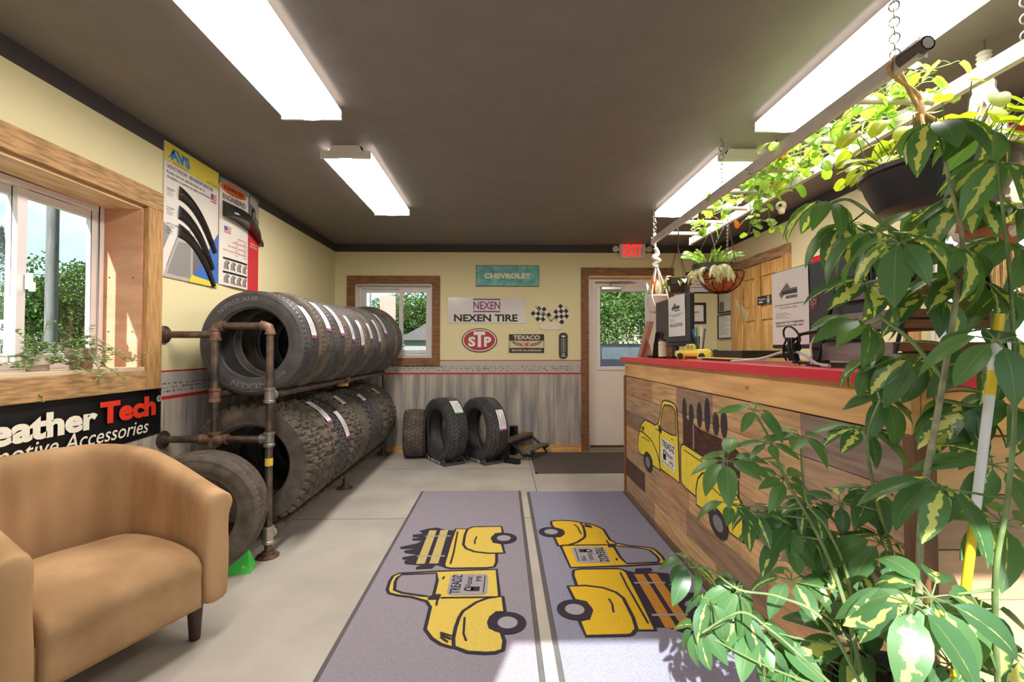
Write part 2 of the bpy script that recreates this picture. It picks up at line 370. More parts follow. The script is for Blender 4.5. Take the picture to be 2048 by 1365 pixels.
# window 2 (back wall): brown board casing, white vinyl slider
w2 = tag(MB().build('window_2', VINYL), kind='structure')
def casing(x0, x1, z0, z1, t, y0, y1, ax, wv, wh, parent, bot=True, name='casing'):
    a = MB(); b = MB()
    def bx(mb, u0, u1, za, zb):
        (mb.box(u0, u1, y0, y1, za, zb) if ax == 'x' else mb.box(y0, y1, u0, u1, za, zb))
    bx(a, x0 - t, x0, z0 - (t if bot else 0), z1); bx(a, x1, x1 + t, z0 - (t if bot else 0), z1)
    bx(b, x0 - t, x1 + t, z1, z1 + t)
    if bot: bx(b, x0, x1, z0 - t, z0)
    a.build(name + '_upright', wv, parent, bevel=.004); b.build(name + '_head', wh, parent, bevel=.004)
casing(*BW, .095, YB - .028, YB - .001, 'x', TRIMB, TRIMH, w2)
rv = MB(); x0, x1, z0, z1 = BW; yy = YB + .11
for q in ((x0, x0 + .012, YB, yy, z0, z1), (x1 - .012, x1, YB, yy, z0, z1), (x0, x1, YB, yy, z1 - .012, z1), (x0, x1, YB - .02, yy, z0, z0 + .014)): rv.box(*q)
rv.build('reveal', VINYL, w2)
def slider(parent, ax, u0, u1, z0, z1, c, d, mid, sgn):
    """white vinyl sliding window in the plane c, depth d outwards"""
    def B(mb, a0, a1, za, zb, e0, e1):
        p, q = sorted((c + sgn * e0, c + sgn * e1))
        return mb.box(a0, a1, p, q, za, zb) if ax == 'x' else mb.box(p, q, a0, a1, za, zb)
    f = MB(); t = .035
    B(f, u0, u0 + t, z0, z1, 0, d); B(f, u1 - t, u1, z0, z1, 0, d); B(f, u0 + t, u1 - t, z1 - t, z1, 0, d); B(f, u0 + t, u1 - t, z0, z0 + t, 0, d)
    f.build('window_frame', VINYL, parent, bevel=.004)
    for k, (a, b, e) in enumerate(((u0 + t, mid + .022, .034), (mid - .022, u1 - t, .006))):
        s = MB(); t2 = .042; e2 = e + .026
        B(s, a, a + t2, z0 + t, z1 - t, e, e2); B(s, b - t2, b, z0 + t, z1 - t, e, e2); B(s, a + t2, b - t2, z1 - t - t2, z1 - t, e, e2); B(s, a + t2, b - t2, z0 + t, z0 + t + t2, e, e2)
        so = s.build('sash', VINYL, parent, bevel=.003)
        B(MB(), a + t2, b - t2, z0 + t + t2, z1 - t - t2, e + .011, e + .015).build('pane', GLASS, so)
slider(w2, 'x', x0 + .012, x1 - .012, z0 + .014, z1 - .012, YB + .1, .07, (x0 + x1) / 2 + .06, 1)
# window 1 (left wall): deep barn-board box, white slider
w1 = tag(MB().build('window_1', VINYL), kind='structure')
casing(*LW, .108, XL, XL + .032, 'y', ROUGHV, ROUGHY, w1, name='barn_casing')
y0, y1, z0, z1 = LW; xo = XL - .25
MB().box(xo, XL + .002, y1 - .014, y1, z0, z1).box(xo, XL + .002, y0, y0 + .014, z0, z1).build('jamb', SAWN, w1)
MB().box(xo, XL + .002, y0 + .014, y1 - .014, z1 - .016, z1).build('head_jamb', M('sawn_pine', (214, 166, 122), .6, var=.14, scale=4, stretch=(6, 1, 6), c2=(228, 186, 150)), w1)
MB().box(xo, XL + .03, y0 + .014, y1 - .014, z0 - .001, z0 + .02).build('window_sill', M('sill_wood', (214, 190, 160), .5, var=.1, scale=4, stretch=(6, 1, 6)), w1, bevel=.003)
slider(w1, 'y', y0 + .014, y1 - .014, z0 + .02, z1 - .016, XL - .20, .06, 2.155, -1)
MB().box(XL - .205, XL - .185, 2.165, 2.19, 1.50, 1.57).box(XL - .19, XL - .165, 2.17, 2.182, 1.49, 1.535).build('sash_latch', WHITE, w1, bevel=.003)
mn = MB()
for yy in (y1 - .016,):
    for xx in (XL - .04, XL - .17):
        for zz in (1.32, 1.62): mn.lathe([(.0035, 0), (.003, -.003), (0, -.003)], (xx, yy, zz), (0, 1, 0), 8)
mn.build('nail', DARK, w1)
# door 1 (back wall): steel entry door with a big lite, rough brown casing
d1 = tag(MB().build('door_1', DOORW), kind='structure')
casing(DX0, DX1, 0, DZ, .088, YB - .03, YB - .001, 'x', TRIMB, TRIMH, d1, bot=False)
jm = MB().box(DX0, DX0 + .012, YB, YB + .1, 0, DZ).box(DX1 - .012, DX1, YB, YB + .1, 0, DZ); jm.build('jamb', VINYL, d1)
MB().box(DX0, DX1, YB - .001, YB + .1, DZ - .03, DZ).build('head_jamb', PINEX, d1)
MB().box(DX0, DX1, YB - .02, YB + .12, 0, .03).build('threshold', M('aluminium_sill', (150, 134, 112), .4, .4), d1, bevel=.004)
MB().box(DX0 + .012, DX1 - .012, YB + .08, YB + .12, .034, .06).build('sweep', M('brown_sweep', (86, 66, 52), .7), d1)
gx0, gz1 = atY(1196, 580, YB + .07).x, atY(1196, 580, YB + .07).z; gx1, gz0 = atY(1296, 737, YB + .07).x, atY(1296, 737, YB + .07).z
sl = MB(); holed(sl, 'x', YB + .07, YB + .115, DX0 + .014, DX1 - .014, [(gx0, gx1, gz0, gz1)], .055, DZ - .035)
slab = sl.build('door_slab', DOORW, d1)
fr_ = MB()
for q in ((gx0 - .02, gx0 + .022, gz0 - .02, gz1 + .02), (gx1 - .022, gx1 + .02, gz0 - .02, gz1 + .02)): fr_.box(q[0], q[1], YB + .056, YB + .12, q[2], q[3])
for q in ((gz0 - .02, gz0 + .022), (gz1 - .022, gz1 + .02)): fr_.box(gx0 + .022, gx1 - .022, YB + .056, YB + .12, q[0], q[1])
fr_.build('lite_frame', VINYL, slab, bevel=.004)
MB().box(gx0 + .022, gx1 - .022, YB + .09, YB + .094, gz0 + .022, gz1 - .022).build('pane', GLASS, slab)
cl = MB(); c0 = atY(1223, 577, YB + .03)
cl.box(c0.x - .13, c0.x + .13, YB + .01, YB + .07, c0.z - .025, c0.z + .025); cl.build('door_closer', M('closer_metal', (176, 172, 168), .3, .8), d1, bevel=.01)
ca = MB().tube([(c0.x, YB + .03, c0.z + .03), (c0.x - .02, YB + .0, c0.z + .07), (c0.x + .24, YB + .02, c0.z + .075)], .008); ca.tube([(c0.x - .2, YB + .03, c0.z + .075), (c0.x + .3, YB + .05, c0.z + .075)], .006); ca.build('closer_arm', CHROME, d1)
hp = (DX1 - .09, YB + .04, 1.0)
MB().lathe([(.026, 0), (.026, .012), (.012, .014), (.012, .04), (.028, .05), (.030, .065), (.02, .078), (0, .08)], (hp[0], YB + .07, hp[2]), (0, -1, 0), 20).build('door_knob', CHROME, slab, smooth=True)
# door 2 (right wall): knotty pine panel door in a barn-board casing
d2 = tag(MB().build('door_2', PINE), kind='structure')
dy1, dy0, dz = 5.02, 4.17, 2.085
casing(dy0, dy1, 0, dz, .1, XR - .03, XR - .001, 'y', M('pine_casing', (196, 146, 84), .55, var=.16, scale=4, stretch=(8, 8, .8), c2=(206, 160, 100)), M('barn_head', (150, 112, 76), .7, var=.3, scale=5, stretch=(9, 1.2, 9), c2=(166, 130, 94), bump=.5, bscale=60), d2, bot=False)
sl = MB(); X0, X1 = XR - .018, XR - .001; st = .115; mid = (dy0 + dy1) / 2
for a, b in ((dy0, dy0 + st), (mid - st / 2, mid + st / 2), (dy1 - st, dy1)): sl.box(X0, X1, a, b, 0.01, dz - .004)
for a, b in ((.01, .25), (.78, .95), (1.52, 1.64), (dz - .13, dz - .004)):
    for p, q in ((dy0 + st, mid - st / 2), (mid + st / 2, dy1 - st)): sl.box(X0, X1, p, q, a, b)
slab2 = sl.build('door_slab', PINE, d2, bevel=.005)
for a, b in ((.25, .78), (.95, 1.52), (1.64, dz - .13)):
    for p, q in ((dy0 + st, mid - st / 2), (mid + st / 2, dy1 - st)):
        pm = MB(); fy = frame((XR, 0, 0), (0, -1, 0), (0, 0, 1))
        def ring(o, h): return [fy(-p - o, a + o, h), fy(-q + o, a + o, h), fy(-q + o, b - o, h), fy(-p - o, b - o, h)]
        R = [ring(0, .001), ring(.012, .001), ring(.016, .006), ring(.05, .016)]
        for r0, r1 in zip(R, R[1:]): pm.grid([r0, r1], cv=True)
        pm.add(R[-1], [(0, 1, 2, 3)]); pm.build('door_panel', PINE, slab2)
MB().lathe([(.028, 0), (.028, .008), (.011, .01), (.011, .035), (.026, .045), (.028, .06), (0, .07)], (XR - .018, dy0 + .07, .98), (-1, 0, 0), 20).build('door_knob', CHROME, slab2, smooth=True)
# window 3 (right wall, behind the plants)
w3 = tag(MB().build('window_3', VINYL), kind='structure')
casing(*RW, .1, XR - .03, XR - .001, 'y', ROUGHV, ROUGHY, w3, name='barn_casing')
slider(w3, 'y', RW[0], RW[1], RW[2], RW[3], XR + .05, .07, 2.4, 1)
# window 4 (behind the camera): shop-front glazing the sun comes through
w4 = tag(MB().build('window_4', VINYL), kind='structure')
casing(*FW, .1, YF + .001, YF + .03, 'x', ROUGHV, TRIMH, w4, name='barn_casing')
slider(w4, 'x', FW[0], FW[1], FW[2], FW[3], YF - .02, .07, .5, -1)

# ---------------------------------------------------------------- fluorescent wraparound lights
LENS = M('lit_lens', (255, 252, 246), .5, emit=(255, 248, 240), estr=LAMP, var=.01)
LSIDE = M('lens_side', (250, 246, 240), .4, emit=(255, 248, 240), estr=1.1, var=.01)
HOUS = M('white_enamel', (226, 220, 214), .35, var=.02)
def light(label, x, y0, src=None):
    t = thing('ceiling_light', label, 'ceiling light', (x, y0 + .61, H), group='fluorescent ceiling lights', local=True)
    if src:
        for ch in src.children:
            c = ch.copy(); COL.objects.link(c); c.parent = t
        return t
    h = MB(); Pr = [(-.09, 0), (-.115, -.038), (.115, -.038), (.09, 0)]
    h.grid([[(a, y, z) for a, z in Pr] for y in (-.60, .60)], cv=True); h.build('housing', HOUS, t)
    lp = [(-.152, -.034), (-.152, -.052), (-.146, -.07), (-.12, -.078), (0, -.084), (.12, -.078), (.146, -.07), (.152, -.052), (.152, -.034)]
    l = MB(); l.grid([[(a, y, z) for a, z in lp[2:7]] for y in (-.605, .605)]); [l.grid([[(a, y, z) for a, z in q] for y in (-.605, .605)], 1) for q in (lp[:3], lp[6:])]; l.grid([[(a, y, -.036) for a in (-.15, .15)] for y in (-.605, .605)], 1); l.build('lens', [LENS, LSIDE], t, smooth=True, ang=50)
    ep = [(-.154, -.036), (-.154, -.082), (.154, -.082), (.154, -.036), (.098, -.036), (.085, -.001), (-.085, -.001), (-.098, -.036)]
    for s in (-1, 1):
        e = MB(); fr = frame((0, s * .605, 0), (1, 0, 0), (0, 0, 1)) ; e.poly(ep, lambda u, v, h: V((u, s * .605 + h, v)), .007, 0, .014)
        for zz in (-.052, -.064): e.box(-.12, .12, s * .612 - .002, s * .612 + .002, zz - .002, zz + .002)
        e.build('end_cap', HOUS, t)
    return t
l0 = light('fluorescent strip light over the tyre rack, nearer the back wall', -.975, 2.85)
light('fluorescent strip light above the armchair, its near end cut by the frame', -.985, 1.16, l0)
light('fluorescent strip light behind the hanging ladder, nearer the back wall', 1.515, 2.85, l0)
light('fluorescent strip light above the hanging ladder and big plant', 1.525, 1.24, l0)
# ---------------------------------------------------------------- tyres
RUB = M('tyre_rubber', (70, 68, 70), .5, var=.15, scale=9, c2=(78, 74, 73), bump=.15, bscale=300, spec=.45)
RUBB = M('dusty_rubber', (88, 80, 73), .7, var=.16, scale=12, c2=(104, 94, 84), bump=.2, bscale=300, spec=.3)
STICK = M('sticker_paper', (226, 220, 224), .55, var=.06, scale=30, c2=(236, 232, 232))
PURP = M('sticker_purple', (150, 70, 130), .55)
STG = M('sticker_green', (96, 196, 130), .55)
LETT = M('raised_rubber', (112, 112, 120), .4, var=.05)
def fr_(x): return x - math.floor(x)
def tri(x): return abs(fr_(x) * 2 - 1)
def pat_hwy(u, a, n):
    d = 0.0
    if min(abs(abs(u) - .24), abs(abs(u) - .62)) < .05: d = 1.0
    elif abs(u) > .67 and fr_(a * 64 + .3 * abs(u)) < .22: d = .7
    elif abs(u) < .57 and fr_(a * 64 + u * 1.3) < .18: d = .4
    return d
def pat_at(u, a, n):
    s = u * 2.4 + .25 * tri(a * 40)
    col = math.floor(s + .5)
    if abs(s + .5 - round(s + .5)) < .11 : return 1.0
    if fr_(a * 40 + (col % 2) * .5 + .16 * tri(u * 4)) < .30: return 1.0
    if fr_(a * 80 + .2 * u) < .14: return .35
    return 0.0
def pat_vee(u, a, n):
    if abs(u) < .035 or abs(abs(u) - .52) < .03: return 1.0
    return 1.0 if fr_(a * 46 + abs(u) * 2.6) < .36 else 0.0
def pat_mud(u, a, n):
    if fr_(a * 26 + (.5 if u > 0 else 0) + .18 * tri(u * 1.7)) < .34: return 1.0
    if abs(abs(u) - .36) < .07 and fr_(a * 26) < .8: return .9
    return 0.0
def tire_mesh(R, rim, Wd, pat, nseg, dep=.010, lug=0.0):
    """one tyre about the Y axis: open bead, hollow liner, bulged walls and a cut tread"""
    h = R - rim; w = Wd / 2
    side = [(rim + .004, .70 * w), (rim - .002, .76 * w), (rim + .006, .82 * w), (rim + .018, .84 * w), (rim + .10 * h, .90 * w), (rim + .13 * h, .90 * w), (rim + .30 * h, .97 * w), (rim + .45 * h, 1.0 * w), (rim + .60 * h, .99 * w), (rim + .74 * h, .965 * w), (rim + .76 * h, .972 * w), (R - .14 * h, .93 * w), (R - .075 * h, .885 * w)]
    nt_ = 30; tr = []
    for i in range(nt_ + 1):
        u = 1 - 2 * i / nt_; tr.append((R - .012 * abs(u) ** 3 - (.006 if abs(u) > .97 else 0), .84 * w * u, u))
    inner = [(rim + .004, -.70 * w), (rim + .02, -.74 * w), (R - .030, -.80 * w), (R - .018, -.6 * w), (R - .018, .6 * w), (R - .030, .80 * w), (rim + .02, .74 * w)]
    prof = [(r, y, None) for r, y in side] + tr + [(r, -y, None) for r, y in reversed(side)] + [(r, y, None) for r, y in inner]
    P = []
    for k in range(nseg):
        a = k / nseg; row = []
        for q, (r, y, u) in enumerate(prof):
            if u is not None: r = r - dep * pat(max(-.999, min(.999, u)), a, nseg)
            elif lug and r > R - .18 * h and abs(y) > .88 * w: 
                if pat(.9 if y > 0 else -.9, a, nseg) > .5: y *= .955; r -= lug
            t = 2 * pi * a; row.append((r * cos(t), y, r * sin(t)))
        P.append(row)
    return MB().grid(P, cu=True, cv=True, flip=True)
TM = {}
def tire_proto(key, *a, mat=None, **k):
    o = tire_mesh(*a, **k).build('tire', mat or RUB, smooth=True, ang=32); TM[key] = (o, a); COL.objects.unlink(o); return o
tire_proto('hwy', .330, .215, .225, pat_hwy, 256)
tire_proto('hwy2', .345, .215, .235, pat_hwy, 256, mat=RUBB)
tire_proto('at', .40, .245, .285, pat_at, 320, dep=.019, lug=.014, mat=RUBB)
tire_proto('mud', .39, .24, .280, pat_mud, 260, dep=.020, lug=.012, mat=RUBB)
tire_proto('at2', .375, .23, .265, pat_at, 320, dep=.015, lug=.010)
tire_proto('vee', .345, .225, .235, pat_vee, 368, dep=.013, mat=RUB)
tire_proto('fat', .27, .17, .25, pat_at, 320, dep=.009, mat=RUBB)
def arc_patch(mb, R, t0, t1, y0, y1, mi=0, n=14, lift=.0035):
    P = []
    for i in range(n + 1):
        t = t0 + (t1 - t0) * i / n; r = R + lift
        P.append([(r * cos(t), y0, r * sin(t)), (r * cos(t), y1, r * sin(t))])
    mb.grid(P, mi)
def polar(rm, yf, s):   # text bent round the sidewall that faces -Y; yf gives the wall's bulge at a radius
    return lambda u, v, h=0.0: V(((rm + v) * sin(u / rm), -yf(rm + v) - h, (rm + v) * cos(u / rm)))
def tire(key, label, loc, rot=(0, 0, 0), sc=1.0, st=None, group=None, letters=None):
    src, a = TM[key]; o = src.copy(); COL.objects.link(o); o.location = loc; o.rotation_euler = rot; o.scale = (sc, sc, sc)
    o.name = 'tire'; tag(o, label, 'tire', group)
    if st:
        R = a[0]; m = MB(); t0, t1, y0, y1 = st[:4]; c2 = st[4] if len(st) > 4 else PURP
        d = (t1 - t0) * .08
        arc_patch(m, R, t0, t0 + d, y0, y1, 1, 3); arc_patch(m, R, t0 + d, t1, y0, y1, 0, 12)
        for q in range(5):   # lines of print
            yq = y0 + (y1 - y0) * (.18 + .16 * q); arc_patch(m, R, t0 + d * (2 + q % 2), t1 - d * (2 + (q * 7) % 4), yq, yq + .004, 2, 10, .0045)
        s = m.build('label_sticker', [STICK, c2, M('sticker_print', (138, 120, 140), .6)], o, smooth=True, ang=80)
    if letters:
        w = a[2] / 2
        for s_, ang, rr, hh, ww in letters:
            m = MB()
            hh_ = a[0] - a[1]; tb = [(.30, .97), (.45, 1.0), (.60, .99), (.76, .972), (.86, .93)]
            def bulge(r):
                q = (r - a[1]) / hh_
                for (q0, b0), (q1, b1) in zip(tb, tb[1:]):
                    if q <= q1: return w * (b0 + (b1 - b0) * max(0, q - q0) / (q1 - q0))
                return w * .93
            f0 = polar(rr, bulge, 1)
            m.text(s_, lambda u, v, h=0.0: f0(u + ang * rr, v, h), 0, 0, w=ww, hgt=hh, h=.0015, bold=.01)
            m.build('sidewall_lettering', LETT, o)
    return o
RX = -1.382; RX2 = -1.704; RAILZ = .950; LOWZ = .128; PR = .021
def rest(R, half, z): return z + sqrt((R + PR) ** 2 - half ** 2)
NTH = ['first', 'second', 'third', 'fourth', 'fifth', 'sixth', 'seventh', 'eighth', 'ninth', 'last']
y = 2.86; g = 'tyres on the upper rail'
ups = [('hwy', 1.0, (.10, .80, -.02, .06)), ('hwy2', .99, (.22, .92, -.03, .055)), ('hwy', 1.03, (.15, .95, -.01, .07)), ('hwy2', .98, (.05, .72, .0, .07)), ('hwy', 1.04, (-.1, .6, -.04, .05)), ('hwy2', 1.0, (.1, .55, -.02, .06)),
       ('hwy', 1.06, (.0, .7, -.02, .06)), ('hwy2', 1.05, (.2, .9, -.06, .03)), ('hwy', 1.10, None), ('hwy2', 1.12, None)]
mid = (RX + RX2) / 2; half = (RX - RX2) / 2
desc = ['with lettered sidewall facing the room', 'with a peeling white label', 'with a long white label', 'with a narrow label', 'with a short blank label', 'in mid row', 'past mid row', 'with a white label', 'before the last', 'nearest the small window']
for i, (k, sc, st) in enumerate(ups):
    W_ = TM[k][1][2] * sc; R_ = TM[k][1][0] * sc
    lt = [("N'PRIZ AH8", -.35, .274, .030, .26), ('NEXEN', pi + .05, .268, .034, .22), ('M+S', pi - .75, .268, .014, .06)] if i == 0 else None
    tire(k, f'{NTH[i]} from the armchair on the top rail: road tyre ' + desc[i], (mid, y + W_ / 2, rest(R_, half, RAILZ)), (0, random.uniform(0, 6) if i and not st else 0, 0), sc, st, g, lt); y += W_ + .017
mid2 = -1.60; half2 = mid2 - RX; half2 = abs(half2)
y = 2.94; g = 'tyres on the lower rail'
lows = [('at', 1.0, None), ('mud', 1.0, (.55, 1.15, .02, .10)), ('at2', 1.0, (.15, .8, .02, .10)), ('at', .98, (.8, 1.1, -.05, .03)), ('hwy2', 1.1, None), ('at2', 1.02, (.75, 1.0, -.05, .05)), ('hwy', 1.13, None), ('mud', .98, (.8, 1.05, -.02, .06)), ('at', .95, None)]
d2_ = ['chunky tyre with deep side lugs', 'mud tyre with a white label', 'blocky tyre with a long label', 'tyre with a big block tread', 'ribbed road tyre', 'block tread tyre', 'ribbed road tyre', 'mud tyre', 'all-terrain tyre']
for i, (k, sc, st) in enumerate(lows):
    W_ = TM[k][1][2] * sc; R_ = TM[k][1][0] * sc
    tire(k, f'{NTH[i] if i < 8 else "last"} from the armchair on the low rail: {d2_[i]}', (mid2, y + W_ / 2, rest(R_, half2, LOWZ)), (0, random.uniform(0, 6) if not st else 0, 0), sc, st, g); y += W_ + .003
tire('hwy2', 'bare road tyre leaning on the floor behind the tan armchair', (-1.652, 2.555, .3325), (radians(-2), 0, radians(14)), .96)
# three by the back wall
tire('fat', 'small wide block tread tyre on the floor by the grey wall', (atY(831, 860, 5.3).x, 5.30, .271), (0, 0, radians(-84)), 1.0)
def stand(label, x, y, rz):
    t = thing('tire_display_stand', label, 'tyre stand', (x, y, 0), rz, 'tyre display stands', local=True)
    m = MB()
    for s in (-1, 1):
        a = [(-.24, 0), (.24, 0), (.24, .05)] + [(.345 * sin(q), .350 - .345 * cos(q)) for q in [.62 - 1.24 * i / 8 for i in range(9)]] + [(-.24, .05)]
        m.poly(a, lambda u, v, h: V((u, s * .115 + h, v)), .006, 0, .012)
    for q in (-.22, .22): m.box(q - .02, q + .02, -.115, .115, 0, .025)
    m.build('cradle', M('stand_grey', (74, 70, 70), .5), t, bevel=.002)
    f = lambda u, v, h=0.0: V((u, -.122 - h, v)); MB().text('NEXEN TIRE', f, .03, .024, w=.22, hgt=.026, h=.001, bold=.02).build('lettering', WHITE, t); MB().text('N', f, -.13, .026, hgt=.034, h=.001, bold=.05).build('emblem', WHITE, t); return t
for (px, py, lab, lab2, st) in ((889, 920, 'black plastic cradle under the chevron tyre with green edged label', 'chevron tread winter tyre with green edged label in a stand', (.62, 1.15, -.02, .08, STG)), (966, 915, 'black plastic cradle under the chevron tyre with pink edged label', 'chevron tread winter tyre with pink edged label in a stand', (.05, .72, -.01, .08, PURP))):
    p = atZ(px, py - 8, 0); p = V((p.x, 5.08 if px < 900 else 5.12, 0)); p.x = atY(px, 860, p.y).x
    stand(lab, p.x, p.y, radians(-56)); tire('vee', lab2, (p.x, p.y, .350), (0, 0, radians(-56)), 1.0, st, 'tyres shown in stands')

# ---------------------------------------------------------------- pipe rack
PIPE = M('black_iron_pipe', (88, 80, 76), .42, .7, var=.25, scale=14, c2=(116, 98, 86), bump=.15)
RUST = M('rusty_fitting', (116, 88, 74), .6, .5, var=.25, scale=18, c2=(134, 104, 88), bump=.3)
GALV = M('galvanised_fitting', (150, 146, 142), .4, .8, var=.15)
RY0, RY1, RYM = 2.765, 5.40, 4.10; RTOP = 1.362; CZ = .690
rk = thing('tire_rack', 'iron pipe rack along the wall holding two rows of tyres', 'tyre rack', (RX, RY0, 0))
def fitting(mb, p, ax, l=.07, r=.030):
    a = nrm(ax); mb.lathe([(r * .86, -l / 2 - .001), (r * 1.08, -l / 2), (r * 1.08, -l / 2 + .014), (r * .92, -l / 2 + .018), (r * .92, l / 2 - .018), (r * 1.08, l / 2 - .014), (r * 1.08, l / 2), (r * .86, l / 2 + .001)], p, a, 18)
def flange(name, p, ax, r=.052, m=RUST):
    o = MB().lathe([(r, 0), (r, .010), (r * .62, .014), (r * .56, .032), (PR, .034)], p, ax, 24)
    a = nrm(ax); u = a.orthogonal().normalized(); q = a.cross(u)
    for k in range(4):
        c = V(p) + (u * cos(pi / 4 + k * pi / 2) + q * sin(pi / 4 + k * pi / 2)) * r * .78
        o.lathe([(.006, .010), (.006, .014), (0, .015)], c, ax, 8)
    return o.build(name, m, rk, smooth=True)
def pipe(name, pts): return MB().tube(pts, PR, 16).build(name, PIPE, rk, smooth=True)
pipe('post', [(RX, RY0, .034), (RX, RY0, RTOP - .04)]); pipe('post', [(RX2, RY0, CZ), (RX2, RY0, RTOP - .04)])
pipe('top_bar', [(RX2 + .04, RY0, RTOP), (RX - .04, RY0, RTOP)]); pipe('cross_bar', [(XL + .02, RY0, CZ), (RX - .02, RY0, CZ)]); pipe('wall_bar', [(XL + .02, RY0, atX(335, 670, XL).z), (RX2, RY0, atX(335, 670, XL).z)])
for x, s in ((RX, 1), (RX2, -1)):
    MB().tube([(x - s * .05, RY0, RTOP), (x - s * .03, RY0, RTOP), (x - s * .008, RY0, RTOP - .008), (x, RY0, RTOP - .03), (x, RY0, RTOP - .05)], [.031, .026, .027, .026, .031], 16).build('elbow', RUST, rk, smooth=True)
zw = atX(335, 670, XL).z
fm = MB(); fitting(fm, (RX2, RY0, zw), (0, 0, 1)); fm.build('tee', RUST, rk, smooth=True)
fm = MB(); fitting(fm, (RX2, RY0, RAILZ), (0, 0, 1), .08); fm.build('tee', RUST, rk, smooth=True)
fm = MB(); fitting(fm, (RX, RY0, RAILZ), (0, 0, 1), .09); fitting(fm, (RX, RY0 + .03, RAILZ), (0, 1, 0), .04, .028); fm.build('tee', GALV, rk, smooth=True)
fm = MB(); fitting(fm, (RX, RY0, CZ), (0, 0, 1), .085); fitting(fm, (RX - .03, RY0, CZ), (1, 0, 0), .04, .028); fm.build('tee', GALV, rk, smooth=True)
fm = MB(); fitting(fm, (RX2, RY0, CZ), (0, 0, 1), .085); fitting(fm, (RX2, RY0, CZ), (1, 0, 0), .16, .029); fm.lathe([(.03, 0), (.032, .02), (.02, .03), (0, .032)], (RX2 + .04, RY0 - .02, CZ), (0, -1, 0), 16); fm.build('cross_fitting', RUST, rk, smooth=True)
fm = MB(); fitting(fm, (RX, RY0, LOWZ), (0, 0, 1), .10); fitting(fm, (RX, RY0 + .03, LOWZ), (0, 1, 0), .04, .028); fm.build('tee', M('bare_zinc_fitting', (186, 178, 166), .4, .7), rk, smooth=True)
flange('floor_flange', (RX, RY0, 0), (0, 0, 1), .062); flange('floor_flange', (RX, RYM, 0), (0, 0, 1), .062); flange('floor_flange', (RX, RY1, 0), (0, 0, 1), .062)
flange('wall_flange', (XL, RY0, CZ), (1, 0, 0), m=PIPE); flange('wall_flange', (XL, RY0, zw), (1, 0, 0), m=PIPE)
pipe('rail', [(RX, RY0, RAILZ), (RX, RY1, RAILZ)]); pipe('rail', [(RX2, RY0, RAILZ), (RX2, RY1, RAILZ)])
pipe('rail', [(RX, RY0, LOWZ), (RX, RY1, LOWZ)]); pipe('rail', [(mid2 - half2, RY0 + .16, LOWZ), (mid2 - half2, RY1, LOWZ)])
pipe('foot', [(RX, RYM, .03), (RX, RYM, LOWZ)]); pipe('post', [(RX, RY1, .03), (RX, RY1, RAILZ)]); pipe('end_bar', [(mid2 - half2, RY1, LOWZ), (RX, RY1, LOWZ)]); pipe('end_bar', [(RX2, RY1, RAILZ), (RX, RY1, RAILZ)])
pipe('post', [(RX2, RY1, .0), (RX2, RY1, RAILZ)]); pipe('foot', [(mid2 - half2, RY0 + .16, 0), (mid2 - half2, RY0 + .16, LOWZ)])
fm = MB(); fitting(fm, (RX, RYM, RAILZ), (0, 1, 0), .08); fm.build('coupling', RUST, rk, smooth=True)
MB().tube([(RX, RY0, .535), (RX, RY0, .58)], PR + .0012, 16, cap=False).build('tag', M('yellow_tag', (232, 196, 60), .6), rk, smooth=True)
MB().box(RX - .06, RX + .015, RYM - .05, RYM + .02, RAILZ - .05, RAILZ - PR).build('wood_shim', PINEX, rk, bevel=.002)
# green plastic wedge on the floor
p = atZ(466, 1146, 0) + V((.035, .03, 0))
gw = thing('wheel_chock', 'bright green plastic wedge on the floor behind the armchair', 'wheel chock', (p.x, p.y, 0), radians(10), local=True)
MB().grid([[(-.10, -.055, 0), (.055, -.055, 0), (.028, -.03, .10), (-.07, -.03, .10)], [(-.10, .055, 0), (.055, .055, 0), (.028, .03, .10), (-.07, .03, .10)]], cv=True).add([(-.10, -.055, 0), (.055, -.055, 0), (.028, -.03, .10), (-.07, -.03, .10)], [(0, 1, 2, 3)]).add([(-.10, .055, 0), (.055, .055, 0), (.028, .03, .10), (-.07, .03, .10)], [(3, 2, 1, 0)]).build('wedge_body', M('lime_plastic', (84, 226, 92), .35), gw, bevel=.006)
MB().lathe([(.007, 0), (.007, .0015), (0, .002)], (.02, -.047, .035), (0, -1, .25), 10).build('rivet', WHITE, gw)

# ---------------------------------------------------------------- tub armchair
SUEDE = M('tan_suede', (170, 134, 97), .88, var=.12, scale=3.2, c2=(186, 151, 113), bump=.35, bscale=26, spec=.15, dist=.004)
SUEDE2 = M('tan_suede_inside', (168, 132, 95), .88, var=.14, scale=2.6, c2=(185, 149, 111), bump=.5, bscale=10, spec=.15, stretch=(2.2, 1, .45), dist=.01)
th = radians(21.4); ud = V((sin(th), cos(th), 0)); vd = V((cos(th), -sin(th), 0))
Cn = V((-1.190, 2.055, 0)); LNG, DEP = .76, .66
org = Cn - ud * (LNG / 2)
ch = thing('armchair', 'tan suede tub armchair with rolled arms under the window', 'armchair', org, pi / 2 - th - pi / 2, local=True)
ch.rotation_euler = (0, 0, atan2(vd.y, vd.x))      # local x = towards the room (front), local y = along the seat
hw = LNG / 2 - .055
sg = lambda x, e: (abs(x) ** e) * (1 if x >= 0 else -1)
L1 = DEP - .30; raw = [V((-L1 * k / 40, -hw, 0)) for k in range(40)] + [V((-L1 - .30 * sg(sin(q), .78), -hw * sg(cos(q), .78), 0)) for q in [pi * k / 120 for k in range(121)]] + [V((-L1 * (1 - k / 40), hw, 0)) for k in range(1, 41)]
cum = [0.0]
for a_, b_ in zip(raw, raw[1:]): cum.append(cum[-1] + (b_ - a_).length)
